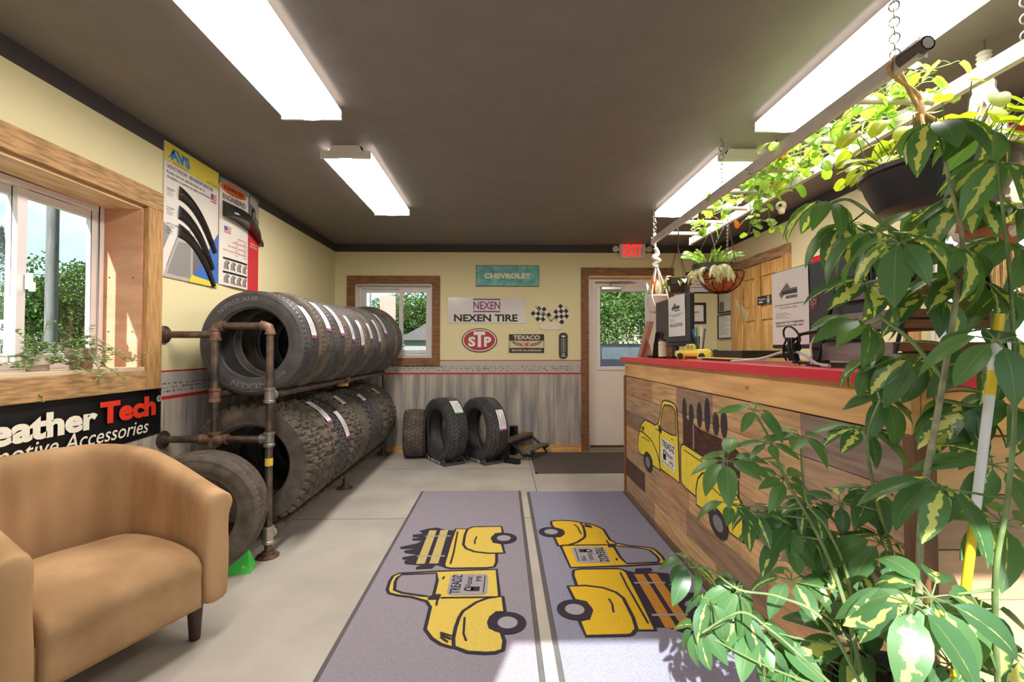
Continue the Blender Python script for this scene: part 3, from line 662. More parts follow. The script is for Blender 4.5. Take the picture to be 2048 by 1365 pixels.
def cpt(t):
    d = max(0, min(1, t)) * cum[-1]
    for k in range(1, len(cum)):
        if cum[k] >= d: u = (d - cum[k - 1]) / max(1e-9, cum[k] - cum[k - 1]); return raw[k - 1].lerp(raw[k], u)
    return raw[-1].copy()
def htop(t):
    s = min(t, 1 - t) / .5; e = max(0, min(1, s / .85)); e = sin(e * pi / 2) ** 1.15; return .615 + .185 * e
P = []
for i in range(97):
    t = i / 96; c = cpt(t); tg = (cpt(t + .03) - cpt(t - .03)).normalized(); nn = V((-tg.y, tg.x, 0)); fo = .007 * sin(t * 105) * max(0, 1 - abs(t - .45) / .22) + .003 * sin(t * 61 + 1)
    z = htop(t); sec = [(-.060, .16), (-.058 + fo, .34), (-.050 + fo, z - .16), (-.056 + fo * .4, z - .06), (-.046, z - .014), (-.01, z + .002), (.034, z - .006), (.062, z - .036), (.060, z - .075), (.040, z - .10), (.042, z - .2), (.046, .40), (.044, .18), (.03, .155), (-.04, .155)]
    P.append([c + nn * a + V((0, 0, b)) for a, b in sec])
m = MB(); m.grid(P, cv=True)
for R_, s in ((P[0], 1), (P[-1], -1)):
    cc = sum(R_, V((0, 0, 0))) / len(R_); r1 = [p + V((.016, (cc - p).y * .10, (cc - p).z * .02)) for p in R_]
    m.grid([R_, r1], cv=True); pr_ = [(14, 13), (0, 12), (1, 11), (2, 10), (3, 9), (4, 8), (5, 7)]
    m.add(r1, [(a[0], a[1], b[1], b[0]) for a, b in zip(pr_, pr_[1:])] + [(5, 7, 6)])
m.build('tub_frame', SUEDE2, ch, smooth=True, ang=180, sub=1)
# seat: one soft block, rolled over at the front and running down to the hem
si = hw - .057; sec = []
for i in range(15):
    v = -1 + 2 * i / 14; row = []
    for (x, z) in [(-DEP + .12, .30), (-DEP + .14, .40), (-DEP * .7, .425), (-.30, .432), (-.14, .428), (-.05, .412), (-.002, .385), (.018, .345), (.010, .30), (.012, .24), (.014, .18), (.0, .158), (-.2, .158), (-DEP + .12, .158)]:
        zz = z - (.022 * abs(v) ** 4 if z > .3 else 0) + .006 * sin(5 * v + x * 9) * (1 if z > .4 else 0)
        yy = v * si * (1 - (.30 * max(0, (-x - .38) / .28) ** 1.6 if x < -.38 else 0)); row.append((x, yy, zz))
    sec.append(row)
m = MB(); m.grid(sec, cv=True); m.add(sec[0], [tuple(range(14))]); m.add(sec[-1], [tuple(reversed(range(14)))])
m.build('seat', SUEDE, ch, smooth=True, ang=180, sub=2)
MB().box(-DEP + .10, -.02, -si, si, .15, .30).build('seat_base', SUEDE, ch)
LEGM = M('dark_stained_leg', (64, 42, 36), .4, var=.15)
for lx, ly in ((-.075, LNG / 2 - .10), (-.075, -LNG / 2 + .10), (-DEP + .18, LNG / 2 - .18), (-DEP + .18, -LNG / 2 + .18)):
    MB().lathe([(.019, 0), (.021, .004), (.030, .15), (.030, .168)], (lx, ly, 0), (0, 0, 1), 24).build('leg', LEGM, ch, smooth=True)

# ---------------------------------------------------------------- truck drawing shared by the mats and the counter
T = dict(pile=[(3.103, .556), (3.145, .499), (3.16, .441), (3.112, .374), (3.111, .32), (2.921, .314), (2.714, .326), (2.586, .327), (2.613, .372), (2.57, .39), (2.563, .475), (2.589, .482), (2.609, .458), (2.626, .549), (2.671, .563), (2.68, .547), (2.685, .576), (2.715, .583), (2.747, .505), (2.768, .579), (2.803, .593), (2.828, .538), (2.824, .617), (2.857, .627), (2.907, .534), (2.943, .513), (2.948, .57), (2.983, .577), (2.994, .531), (3.006, .581), (3.042, .586), (3.06, .524)],
  bed=[(3.130, .315), (3.128, .12), (2.80, .036), (2.64, .033), (2.585, .045), (2.572, .085), (2.571, .285), (2.585, .318), (2.62, .330), (2.921, .326)],
  rf=[(3.157, .205), (3.163, .185), (3.165, .007), (3.059, -.003), (3.043, .041), (2.972, .068), (2.904, .053), (2.881, .002), (2.756, -.012), (2.752, .08), (2.775, .165), (2.821, .22), (2.875, .242), (3.035, .244), (3.12, .235)],
  cab=[(2.519, .558), (2.538, .361), (2.554, .032), (2.279, .014), (2.0, .14), (1.90, .12), (1.895, .209), (1.915, .253), (1.955, .296), (2.017, .334), (2.188, .338), (2.24, .364), (2.281, .447), (2.296, .516), (2.318, .564), (2.354, .580), (2.428, .587), (2.49, .584)],
  win=[(2.503, .540), (2.515, .356), (2.438, .341), (2.279, .338), (2.287, .39), (2.317, .498), (2.346, .542), (2.427, .557), (2.47, .556)],
  ff=[(2.272, -.002), (2.144, -.012), (2.139, .025), (2.10, .052), (2.06, .060), (2.021, .053), (1.998, .025), (1.989, .004), (1.929, -.008), (1.872, -.002), (1.856, .03), (1.854, .069), (1.862, .14), (1.895, .197), (1.95, .205), (2.024, .203), (2.10, .195), (2.149, .182), (2.222, .125), (2.26, .07)],
  mirror=[(2.266, .365), (2.300, .341), (2.299, .301), (2.252, .306), (2.250, .355)])
def truck(mb, f, h, yel, dk, gry, wht, wd, hole, inkm, dirn=1, lw=.017, stacked=True):
    """paints the pick-up through f(s, t, h); the arguments after h are material slots"""
    e = .0004
    def fill(k, mi, lv, o=True):
        mb.poly(T[k], f, h + e * lv, mi)
        if o: mb.stroke(T[k], f, lw, h + e * (lv + 1), dk, True)
    if stacked: fill('pile', dk, 0, False)
    else:
        mb.poly([(2.60, .33), (2.60, .50), (2.66, .52), (2.8, .49), (3.05, .50), (3.14, .47), (3.14, .33)], f, h, wd)
        for s, tt, hh in ((2.62, .56, .16), (2.70, .56, .12), (2.79, .58, .14), (2.87, .60, .18), (2.95, .57, .12), (3.02, .59, .14)): mb.poly(circ(s, tt, .028, hh * .6, 14), f, h + e, dk)
    for a in ((3.112, .488, .439, 2.630), (3.115, .414, .363, 2.633)) if stacked else ():
        mb.poly([(a[0], a[1]), (a[0], a[2]), (a[3], a[2]), (a[3], a[1])], f, h + e, wd)
    for s in (3.015, 2.726): mb.poly(rect(s - .008, s + .008, .335, .50), f, h + 2 * e, gry)
    fill('bed', yel, 3); fill('rf', yel, 6); fill('cab', yel, 3)
    mb.poly(T['win'], f, h + e * 5, hole); mb.stroke(T['win'], f, lw, h + e * 6, dk, True); fill('ff', yel, 7)
    for s, t, r in ((2.967, -.009, .083), (2.056, -.023, .082)):
        mb.poly(circ(s, t, r, r, 40), f, h + e * 9, dk); mb.poly(circ(s, t, r * .54, r * .54, 32), f, h + e * 10, gry)
    mb.poly(rrect(2.396, .176, .21, .20, .03), f, h + e * 6, wht); mb.poly(T['mirror'], f, h + e * 7, dk)
    for q in ([(3.08, .297), (2.9, .293), (2.75, .290), (2.62, .293)], [(2.995, .165), (2.93, .175), (2.88, .17)], [(2.267, .02), (2.266, .30)], [(2.30, .315), (2.20, .312)], [(2.475, .31), (2.45, .313)], [(2.10, .170), (1.98, .165), (1.93, .15)], [(1.925, .225), (1.96, .26)], [(1.945, .215), (1.975, .262)], [(1.965, .215), (1.99, .265)]):
        mb.stroke(q, f, lw * .6, h + e * 11, dk)
    g = lambda u, v, hh=0.0: f(u, v, hh)
    hh = h + e * 9
    mb.text('TREADZ', g, 2.397, .238, w=.19 * 1, hgt=.05, h=hh, mi=inkm, bold=.012, rot=.0)
    mb.text('Vassar,', g, 2.425, .172, w=.11, hgt=.038, h=hh, mi=inkm); mb.text('MI', g, 2.45, .124, w=.05, hgt=.03, h=hh, mi=inkm)
    mb.poly(rect(2.325, 2.368, .115, .158), f, hh, inkm); mb.stroke(circ(2.3465, .170, .016, .02, 14), f, .010, hh, inkm, True); mb.stroke([(2.31, .095), (2.48, .092)], f, .005, hh, inkm)

def carpet(name, c, c2): return M(name, c, .95, var=.10, scale=320, c2=c2, bump=.6, bscale=340, spec=.08, detail=2, dist=.004)
PILE = carpet('mat_pile', (146, 138, 148), (158, 150, 160)); PILE2 = carpet('mat_pile_blue', (136, 134, 154), (152, 150, 168))
MDK = carpet('pile_dark', (56, 52, 62), (66, 60, 70)); MYE = carpet('pile_yellow', (214, 184, 84), (226, 198, 100)); MY2 = carpet('pile_gold', (214, 172, 40), (228, 188, 60)); MGR = carpet('pile_light', (158, 152, 160), (168, 162, 170))
MWD = carpet('pile_straw', (190, 168, 104), (204, 184, 120)); MOR = carpet('pile_orange', (186, 124, 50), (206, 146, 72)); EDGE = M('rubber_edge', (92, 86, 86), .7)
def mat_(label, x0, x1, y0, y1, pile, cols, fr):
    t = thing('logo_mat', label, 'floor mat', ((x0 + x1) / 2, (y0 + y1) / 2, 0), group='printed entrance mats')
    MB().box(x0, x1, y0, y1, .0008, .005).build('rubber_border', EDGE, t, bevel=.002)
    MB().box(x0 + .022, x1 - .022, y0 + .022, y1 - .022, .005, .0105).build('carpet', pile, t, bevel=.002)
    m = MB(); m.keep = True; truck(m, fr, .0108, 0, 1, 2, 2, 3, 4, 1); m.build('printed_truck', [cols[0], MDK, MGR, cols[1], pile], t)
mat_('mauve printed mat with pale yellow truck, nearer the tyre rack', -.695, .158, 1.20, 3.985, PILE, (MYE, MWD), lambda s, t, h=0: V((-t, s, h)))
mat_('bluish printed mat with golden truck, against the counter', .208, 1.045, 1.20, 3.955, PILE2, (MY2, MOR), lambda s, t, h=0: V((.345 + t, 5.12 - s, h)))
dm = tag(MB().box(.335, 1.75, 4.55, 5.44, .0008, .012).build('door_mat', M('coir_mat', (84, 76, 72), .95, var=.3, scale=160, c2=(104, 94, 88), bump=.8, bscale=200, spec=.08, dist=.006), bevel=.004), 'dark grey brown door mat by the white door', 'door mat')
MB().box(.325, 1.76, 4.54, 4.565, .0008, .009).box(.325, .35, 4.54, 5.45, .0008, .009).build('rubber_border', EDGE, dm)
# ---------------------------------------------------------------- banner and posters on the left wall
BAN = M('vinyl_banner_black', (20, 19, 21), .38, var=.15)
fl = lambda h0: frame((XL + h0, 0, 0), (0, 1, 0), (0, 0, 1))
bn = thing('banner', 'black vinyl banner with white and red lettering under the window', 'banner', (XL, 2.2, .75))
y0, y1, z1, z0 = 1.30, atX(333, 800, XL).x if False else 2.745, 1.003, .735
P = []
for i in range(33):
    t = i / 32; y = y0 + (y1 - y0) * t; sag = .035 * (1 - (2 * t - 1) ** 2); P.append([V((XL + .004 + .010 * sin(j / 6 * pi) * (.5 + .5 * sin(t * 23)), y, z0 - sag * .6 * (1 - j / 6) + (z1 - z0) * j / 6)) for j in range(7)])
bm_ = MB().grid(P).build('sheet', BAN, bn, smooth=True)
f = fl(.020); m = MB()
m.text('Weather', f, 2.305, .890, w=.68, hgt=.112, mi=0, bold=.045, align='r'); m.text('Tech', f, 2.318, .903, w=.365, hgt=.112, mi=1, bold=.05, align='l')
m2 = MB(); m2.text('Automotive Accessories', f, 2.63, .795, w=1.02, hgt=.074, mi=0, bold=.004, shear=.22, align='r'); m2.build('second_line', M('banner_white', (238, 232, 214), .5, var=.02), bn)
m.text('R', f, 2.707, .938, hgt=.016, mi=0); m.stroke(circ(2.707, .938, .015, n=20), f, .004, .001, 0, True)
m.build('lettering', [M('banner_white', (238, 232, 214), .5, var=.02), REDTXT], bn)
for yy, zz in ((2.725, .985), (2.725, .755)): MB().lathe([(.004, 0), (.009, .001), (.009, .003), (.004, .004)], (XL + .012, yy, zz), (1, 0, 0), 14).build('grommet', CHROME, bn)
def pimg(name, c, **k): return M(name, c, .45, var=.03, **k)
PW = pimg('poster_white', (222, 214, 206)); PY = pimg('poster_yellow', (222, 202, 72)); PB = pimg('poster_blue', (62, 108, 190)); PLB = pimg('logo_blue', (52, 140, 204)); PG = pimg('poster_grey', (140, 136, 132)); PG2 = pimg('poster_light_grey', (176, 170, 162)); PK = pimg('poster_black', (30, 28, 29)); PR_ = pimg('poster_red', (200, 50, 56)); PNV = pimg('poster_navy', (80, 84, 150)); POR = pimg('poster_orange', (214, 96, 34)); PTX = pimg('poster_text', (110, 104, 112))
PM = [PW, PY, PB, PLB, PG, PG2, PK, PR_, PNV, POR, PTX, TRIMB]
def flag(m, f, x, y, w, h, z):
    for i in range(7): m.poly(rect(x, x + w, y + h * i / 7, y + h * (i + 1) / 7), f, z, 7 if i % 2 == 0 else 0)
    m.poly(rect(x, x + w * .45, y + h * 3 / 7, y + h), f, z + .0004, 8)
a = atX(327, 280, XL); b = atX(435, 345, XL); y0, y1 = a.y, b.y; z1 = 2.462; z0 = atX(324.5, 553, XL).z
W_, H_ = y1 - y0, z1 - z0
f = frame((XL + .008, y0, z0), (0, 1, 0), (0, 0, 1))
ps = thing('poster', 'white and yellow wall poster showing three black window visors', 'poster', (XL, y0, z0))
MB().box(XL + .0008, XL + .0075, y0, y1, z0, z1).build('board', PW, ps)
m = MB(); e = .001; S_ = lambda L_: [(x * W_, z * H_) for x, z in L_]
m.poly(S_([(0, .86), (1, .845), (1, 1), (0, 1)]), f, e, 1)
m.text('AVS', f, .26 * W_, .925 * H_, w=.34 * W_, hgt=.085 * H_, h=2 * e, mi=3, bold=.06, shear=-.25); m.stroke(S_([(.06, .89), (.16, .965), (.2, .965)]), f, .008, 2 * e, 3)
m.text('Ahead of the Curve', f, .26 * W_, .868 * H_, w=.26 * W_, h=2 * e, mi=11); m.text('goAVS.com', f, .86 * W_, .87 * H_, w=.22 * W_, h=2 * e, mi=10)
m.text('VENTVISOR', f, .04 * W_, .825 * H_, w=.34 * W_, hgt=.03 * H_, h=e, mi=8, align='l'); m.text('SIDE WINDOW DEFLECTORS', f, .42 * W_, .825 * H_, w=.46 * W_, hgt=.028 * H_, h=e, mi=8, bold=.01, align='l')
m.text('Keeps rain out and lets fresh air in.', f, .04 * W_, .78 * H_, w=.68 * W_, h=e, mi=6, align='l'); m.text('Available in numerous styles and finishes', f, .04 * W_, .745 * H_, w=.78 * W_, h=e, mi=6, align='l')
for k, s in enumerate(('ORIGINAL', 'IN-CHANNEL', 'LOW PROFILE')):
    m.text(s, f, .04 * W_, (.66 - .14 * k) * H_, w=.13 * W_, h=e, mi=8, align='l', bold=.01)
    for q in range(3): m.poly(rect(.04 * W_, (.13 + .02 * (q % 2)) * W_, (.643 - .14 * k - .017 * q) * H_, (.647 - .14 * k - .017 * q) * H_), f, e, 10)
m.text('LIMITED LIFETIME WARRANTY', f, .04 * W_, .40 * H_, w=.44 * W_, h=e, mi=8, align='l')
flag(m, f, .84 * W_, .72 * H_, .12 * W_, .07 * H_, e)
m.poly(S_([(0, .045), (0, .40), (.12, .36), (0, .2)]), f, e, 4)
m.poly(S_([(0, .0), (.20, .30), (.27, .335), (.60, .335), (.66, .31), (.70, .16), (.64, .14), (.50, .0)]), f, e, 5)
m.stroke(S_([(.05, .08), (.24, .345), (.32, .37), (.60, .365), (.68, .34)]), f, .006, 2 * e, 4)
m.poly(S_([(.06, .03), (.24, .29), (.46, .30), (.46, .03)]), f, 2 * e, 4); m.poly(S_([(.50, .06), (.50, .295), (.62, .29), (.67, .16), (.58, .07)]), f, 2 * e, 10)
m.poly(S_([(.46, .0), (1, .47), (1, .0)]), f, 3 * e, 2); m.poly(S_([(.42, 0), (1, 0), (1, .035), (.47, .06)]), f, 4 * e, 1)
m.build('printed_picture', PM, ps)
for k, (zz, ln) in enumerate(((.665, 1.0), (.515, .93), (.375, .98))):   # three real visors screwed to the board
    v = MB(); R = []
    for i in range(15):
        t = i / 14; x = (.24 + .68 * ln * t) * W_; z = (zz - .04 * t - .33 * t ** 2.1) * H_; hh = (.055 - .030 * t) * H_
        tx, tz = .68 * ln * W_, (-.04 - .69 * t ** 1.1) * H_; l = sqrt(tx * tx + tz * tz); nx, nz_ = -tz / l, tx / l
        R.append([f(x - nx * hh, z - nz_ * hh, .002), f(x - nx * hh * .6, z - nz_ * hh * .6, .016), f(x + nx * hh * .5, z + nz_ * hh * .5, .018), f(x + nx * hh, z + nz_ * hh, .002)])
    v.grid(R); v.add(R[0], [(0, 1, 2, 3)]); v.add(R[-1], [(3, 2, 1, 0)]); v.build('window_visor', M('smoked_acrylic', (34, 30, 30), .12, var=.1, spec=.8), ps, smooth=True, ang=50)
# second poster, bowed sheet
a = atX(437, 347, XL); y0 = a.y + .004; y1 = atX(515, 500, XL).y; z1 = 2.448; z0 = atX(435, 568, XL).z; W_, H_ = y1 - y0, z1 - z0
bow = lambda u: .006 + .030 * sin(pi * max(0, min(1, u / W_))) * .5
f = lambda u, v, h=0.0: V((XL + bow(u) + h, y0 + u, z0 + v))
ps = thing('poster', 'white and red wall poster with a black fender flare on it', 'poster', (XL, y0, z0))
MB().grid([[f(W_ * i / 10, 0), f(W_ * i / 10, H_)] for i in range(11)]).build('board', PW, ps, smooth=True)
m = MB()
def cellpoly(x0, x1, z0_, z1_, h, mi):
    m.grid([[f(x * W_, z0_ * H_, h), f(x * W_, z1_ * H_, h)] for x in [x0 + (x1 - x0) * i / 6 for i in range(7)]], mi)
cellpoly(0, .64, .945, 1, e, 4); m.poly(S_(circ(.30, .925, .29, .052, 30)), f, 2 * e, 9); m.poly(S_(circ(.30, .925, .27, .045, 30)), f, 1.5 * e, 6)
m.poly(S_(circ(.30, .925, .265, .042, 30)), f, 2.5 * e, 9); m.text('BUSHWACKER', f, .30 * W_, .925 * H_, w=.44 * W_, hgt=.04 * H_, h=3.4 * e, mi=6, bold=.01)
m.text('ENGINEERED', f, .32 * W_, .835 * H_, w=.52 * W_, hgt=.052 * H_, h=e, mi=6, bold=.02); m.text('TOP TO BOTTOM IN AMERICA', f, .32 * W_, .79 * H_, w=.50 * W_, hgt=.018 * H_, h=e, mi=7)
cellpoly(.66, 1, .60, 1, e, 10); m.poly(S_([(.68, .95), (.74, .98), (.92, .97), (1, .90), (1, .76), (.86, .80), (.84, .88), (.70, .90)]), f, 2 * e, 5); m.poly(S_(circ(.82, .80, .06, .075, 20)), f, 3 * e, 6); m.poly(S_(circ(.82, .80, .03, .042, 20)), f, 4 * e, 4)
cellpoly(.66, 1, 0, .60, e, 7)
flag(m, f, .10 * W_, .50 * H_, .14 * W_, .06 * H_, e)
for k, s in enumerate(('UNIQUE STYLE', 'SUPERIOR PROTECTION', 'EASY NO DRILL INSTALLATION', 'MADE TOUGH FOR HARSH WEATHER')):
    m.text(s, f, .62 * W_, (.475 - .047 * k) * H_, w=(.24 + .10 * k) * W_, hgt=.016 * H_, h=e, mi=7, align='r'); m.poly(rect(.34 * W_, .62 * W_, (.447 - .047 * k) * H_, (.452 - .047 * k) * H_), f, e, 10)
for r in range(2):
    cellpoly(.08, .64, .245 - .13 * r, .265 - .13 * r, e, 6)
    for k in range(4):
        x = .10 + .14 * k; z = .155 - .13 * r; m.poly(S_([(x, z), (x, z + .05), (x + .04, z + .08), (x + .08, z + .085), (x + .11, z + .075), (x + .07, z + .05), (x + .09, z)]), f, e, 4); m.stroke(S_([(x + .09, z), (x + .07, z + .045), (x + .11, z + .07)]), f, .008, 2 * e, 6)
m.text('WIDE BLACK', f, .83 * W_, .49 * H_, w=.22 * W_, hgt=.018 * H_, h=2 * e, mi=0); m.text('STREET FLARE', f, .83 * W_, .46 * H_, w=.24 * W_, hgt=.018 * H_, h=2 * e, mi=0); m.text('Bushwacker.com', f, .47 * W_, .03 * H_, w=.28 * W_, h=e, mi=7)
m.build('printed_picture', PM, ps)
v = MB(); R = []
for i in range(17):
    t = i / 16; x = (.06 + .98 * t) * W_; z = (.695 - .015 * t - .145 * t ** 2.4) * H_; dd = .035 + .075 * sin(pi * min(1, .25 + .8 * t)); k = (.095 - .03 * t) * H_
    R.append([f(x, z + k, .002), f(x, z + k * .55, dd * .75), f(x, z - k * .25, dd), f(x, z - k * .55, dd * .9), f(x, z - k * .5, .002)])
v.grid(R, cv=False); v.add(R[0], [(0, 1, 2, 3, 4)]); v.add(R[-1], [(4, 3, 2, 1, 0)]); v.build('fender_flare', M('satin_black_flare', (34, 32, 33), .22, var=.1, spec=.7), ps, smooth=True, ang=45)

# ---------------------------------------------------------------- signs on the back wall
def bp(px, py): p = atY(px, py, YB); return p.x, p.z
def bframe(px0, py0, px1, py1, off=.004):
    x0, z1 = bp(px0, py0); x1, z0 = bp(px1, py1); return frame(((x0 + x1) / 2, YB - off, (z0 + z1) / 2), (1, 0, 0), (0, 0, 1)), x1 - x0, z1 - z0, V(((x0 + x1) / 2, YB, z0))
# tailgate sign
f, W_, H_, o = bframe(952, 531, 1078, 574, .003)
TEAL = M('aged_teal', (104, 172, 164), .55, var=.14, scale=14, c2=(124, 190, 182)); RUSTB = M('rust_edge', (92, 66, 58), .8, var=.3, scale=30)
t = thing('wall_sign', 'teal pressed metal tailgate sign with raised cream lettering', 'sign', o)
m = MB()
def emb(L_, mi=0):
    for (w0, h0, z0), (w1, h1, z1) in zip(L_, L_[1:]):
        m.grid([[f(sx * w0 / 2, sy * h0 / 2, z0) for sx, sy in ((-1, -1), (1, -1), (1, 1), (-1, 1))], [f(sx * w1 / 2, sy * h1 / 2, z1) for sx, sy in ((-1, -1), (1, -1), (1, 1), (-1, 1))]], mi if w0 != W_ else 1, cv=True)
emb([(W_, H_, 0), (W_ * .985, H_ * .95, .012), (W_ * .975, H_ * .92, .013), (W_ * .955, H_ * .86, .010), (W_ * .86, H_ * .58, .010), (W_ * .85, H_ * .55, .018), (W_ * .80, H_ * .42, .018), (W_ * .79, H_ * .38, .009)]); m.poly(rect(-W_ * .395, W_ * .395, -H_ * .19, H_ * .19), f, .009, 0); m.poly(rect(-W_ / 2, W_ / 2, -H_ / 2, H_ / 2), f, .0002, 1)
m.build('plate', [TEAL, RUSTB], t)
m = MB(); m.text('CHEVROLET', f, 0, 0, w=W_ * .74, hgt=H_ * .25, h=.014, bold=.06); m.build('raised_lettering', M('letter_ivory', (236, 226, 196), .5, var=.03), t)
# tyre maker's sign
f, W_, H_, o = bframe(896, 595, 1051, 647, .004); t = thing('wall_sign', 'long white metal sign with purple emblem above black words', 'sign', o)
m = MB(); m.poly(rect(-W_ / 2, W_ / 2, -H_ / 2, H_ / 2), f, .006, 0, .008); m.build('plate', M('white_sign_enamel', (214, 208, 204), .18, var=.02), t, bevel=.001)
m = MB(); m.text('NEXEN TIRE', f, -.012 * W_, -.30 * H_, w=W_ * .82, hgt=H_ * .28, h=.007, mi=0, bold=.035)
for zz in (.42, -.05): m.poly(rect(-.175 * W_, .175 * W_, (zz - .027) * H_, (zz + .027) * H_), f, .007, 1)
m.text('NEXEN', f, 0, .185 * H_, w=.345 * W_, hgt=.30 * H_, h=.007, mi=1, bold=.02); m.build('lettering', [INK, M('emblem_purple', (128, 40, 104), .4, var=.03)], t)
# oval sign
f, W_, H_, o = bframe(924, 657, 994, 705, .003); t = thing('wall_sign', 'oval red metal sign with white letters in a black rim', 'sign', o)
m = MB(); m.poly(circ(0, 0, W_ / 2, H_ / 2, 48), f, .010, 0, .010); m.poly(circ(0, 0, W_ * .475, H_ * .463, 48), f, .0106, 1); m.poly(circ(0, 0, W_ * .445, H_ * .425, 48), f, .0112, 2); m.build('plate', [INK, M('sign_white', (226, 218, 208), .4, var=.02), RED], t)
m = MB()
for s, x, z, w, hh in (('S', -.215, -.06, .21, .42), ('T', .0, .04, .33, .66), ('P', .235, -.06, .21, .42)):
    m.text(s, f, (x + .012) * W_, (z - .02) * H_, w=w * W_, hgt=hh * H_, h=.0118, mi=1, bold=.055); m.text(s, f, x * W_, z * H_, w=w * W_, hgt=hh * H_, h=.0126, mi=0, bold=.05)
m.build('lettering', [M('sign_white', (226, 218, 208)), M('dark_red', (96, 14, 18), .5)], t)
# crossed chequered flags
f, W_, H_, o = bframe(1063, 610, 1141, 660, .003); t = thing('wall_sign', 'cut metal sign of two crossed black and white chequered flags', 'sign', o)
m = MB(); m.keep = True; CK = []
for s in (-1, 1):
    ang = radians(40) * s; c_, s_ = cos(ang), sin(ang); n = 4; q = H_ * .145
    ox, oz = s * W_ * .26, H_ * .13
    for i in range(n):
        for j in range(n):
            wv = .05 * q * sin(i * 1.7)
            L_ = [((i - 2 + a) * q, (j - 2 + b) * q + wv) for a, b in ((0, 0), (1, 0), (1, 1), (0, 1))]; L_ = [(ox + x * c_ + z * s_, oz - x * s_ + z * c_) for x, z in L_]
            m.poly(L_, f, .006 + .0005 * (s + 1), 0 if (i + j) % 2 else 1, .005)
    m.stroke([(ox + s * 2.0 * q * c_ - 0, oz + 2.1 * q), (-s * W_ * .16, -H_ * .36)], f, .010, .0062, 2)
m.poly([(-.24 * W_, -.5 * H_), (.24 * W_, -.5 * H_), (.30 * W_, -.36 * H_), (.16 * W_, -.18 * H_), (-.16 * W_, -.18 * H_), (-.30 * W_, -.36 * H_)], f, .008, 1, .006)
m.build('flags', [INK, M('flag_white', (224, 216, 196), .45, var=.03), M('flag_pole', (150, 140, 120), .5)], t)
# filling-station sign
f, W_, H_, o = bframe(1018, 669, 1088, 706, .003); t = thing('wall_sign', 'cream and black metal oil sign with a red star and wings', 'sign', o)
m = MB(); m.poly(rect(-W_ / 2, W_ / 2, -H_ / 2, H_ / 2), f, .006, 0, .006)
m.poly(rect(-.49 * W_, .49 * W_, -.24 * H_, .15 * H_), f, .0066, 1)
for s in (-1, 1):
    for k in range(5): m.stroke([(s * (.10 + .01 * k) * W_, (-.14 + .03 * k) * H_), (s * (.28 + .02 * k) * W_, (-.10 + .045 * k) * H_), (s * (.36 + .022 * k) * W_, (.0 + .03 * k) * H_)], f, .005, .0071, 3)
m.poly(circ(0, -.045 * H_, .10 * W_, n=28), f, .0073, 1); m.stroke(circ(0, -.045 * H_, .098 * W_, n=28), f, .004, .0076, 2, True)
st = []
for k in range(10): r = (.085 if k % 2 == 0 else .034) * W_; a = pi / 2 + k * pi / 5; st.append((r * cos(a), -.045 * H_ + r * sin(a)))
m.poly(st, f, .0078, 2); m.build('plate', [M('aged_black_enamel', (44, 38, 36), .5, var=.2), M('aged_cream', (206, 190, 158), .5, var=.1, scale=20), M('star_red', (204, 66, 40), .5), M('wing_brown', (110, 84, 62), .6)], t)
m = MB(); m.text('TEXACO', f, 0, .325 * H_, w=.76 * W_, hgt=.24 * H_, h=.007, bold=.045); m.text('MOTOR OIL•GASOLINE', f, 0, -.375 * H_, w=.84 * W_, hgt=.10 * H_, h=.007, bold=.03); m.build('lettering', M('letter_cream', (214, 198, 172), .5, var=.03), t)
# thermometer
f, W_, H_, o = bframe(1118, 666, 1135, 718, .003); t = thing('wall_thermometer', 'narrow black metal thermometer with rounded ends by the door', 'thermometer', o)
m = MB(); m.poly(rrect(0, 0, W_, H_, W_ * .42, 6), f, .010, 0, .010); m.build('plate', M('thermo_black', (40, 38, 36), .45, var=.1), t)
m = MB(); m.poly(rect(-.05 * W_, .05 * W_, -.25 * H_, .28 * H_), f, .013, 0, .003); m.build('glass_tube', M('tube_glass', (170, 164, 158), .2), t)
m = MB()
for k in range(13):
    for s in (-1, 1): m.poly(rect(*sorted((s * .12 * W_, s * (.26 + .1 * (k % 2)) * W_)), (-.25 + .043 * k) * H_, (-.242 + .043 * k) * H_), f, .0106, 0)
m.text('Harley', f, 0, .36 * H_, w=.6 * W_, h=.0106) if False else m.poly([(-.3 * W_, .37 * H_), (0, .40 * H_), (.3 * W_, .37 * H_), (.08 * W_, .33 * H_), (0, .30 * H_), (-.08 * W_, .33 * H_)], f, .0106, 0)
m.poly(rect(-.16 * W_, .16 * W_, -.33 * H_, -.295 * H_), f, .0106, 0); m.poly(rect(-.26 * W_, .26 * W_, -.41 * H_, -.375 * H_), f, .0106, 0); m.build('scale_marks', CREAM, t)
# exit sign
f, W_, H_, o = bframe(1237, 484, 1289, 519, .02); t = thing('exit_sign', 'white exit sign with glowing red letters and two lamp heads', 'exit sign', o)
m = MB(); m.poly(rrect(0, 0, W_, H_, .03), f, .035, 0, .05); m.build('housing', M('exit_housing', (232, 220, 212), .4, var=.02), t, bevel=.004)
m = MB(); m.text('EXIT', f, 0, -.005, w=W_ * .74, hgt=H_ * .74, h=.0362, bold=.035); m.build('letters', M('exit_red', (255, 60, 50), .5, emit=(255, 40, 40), estr=.7), t)
MB().box(o.x - .05, o.x + .05, YB - .055, YB, o.z + H_ - .002, o.z + H_ + .02).build('mount', M('exit_housing', (0, 0, 0)), t)
for s in (-1, 1):
    c = f(s * (W_ / 2 + .045), .01, .02); b_ = MB().lathe([(.02, -.035), (.036, -.02), (.038, .015), (.034, .02)], c, (s * .25, -1, -.1), 20); b_.tube([f(s * (W_ / 2 - .01), 0, .01), c], .012); b_.build('lamp_head', M('exit_housing', (0, 0, 0)), t, smooth=True)
    MB().lathe([(.033, .0202), (.0, .024)], c, (s * .25, -1, -.1), 20).build('lamp_lens', M('lamp_lens', (214, 206, 200), .2), t)
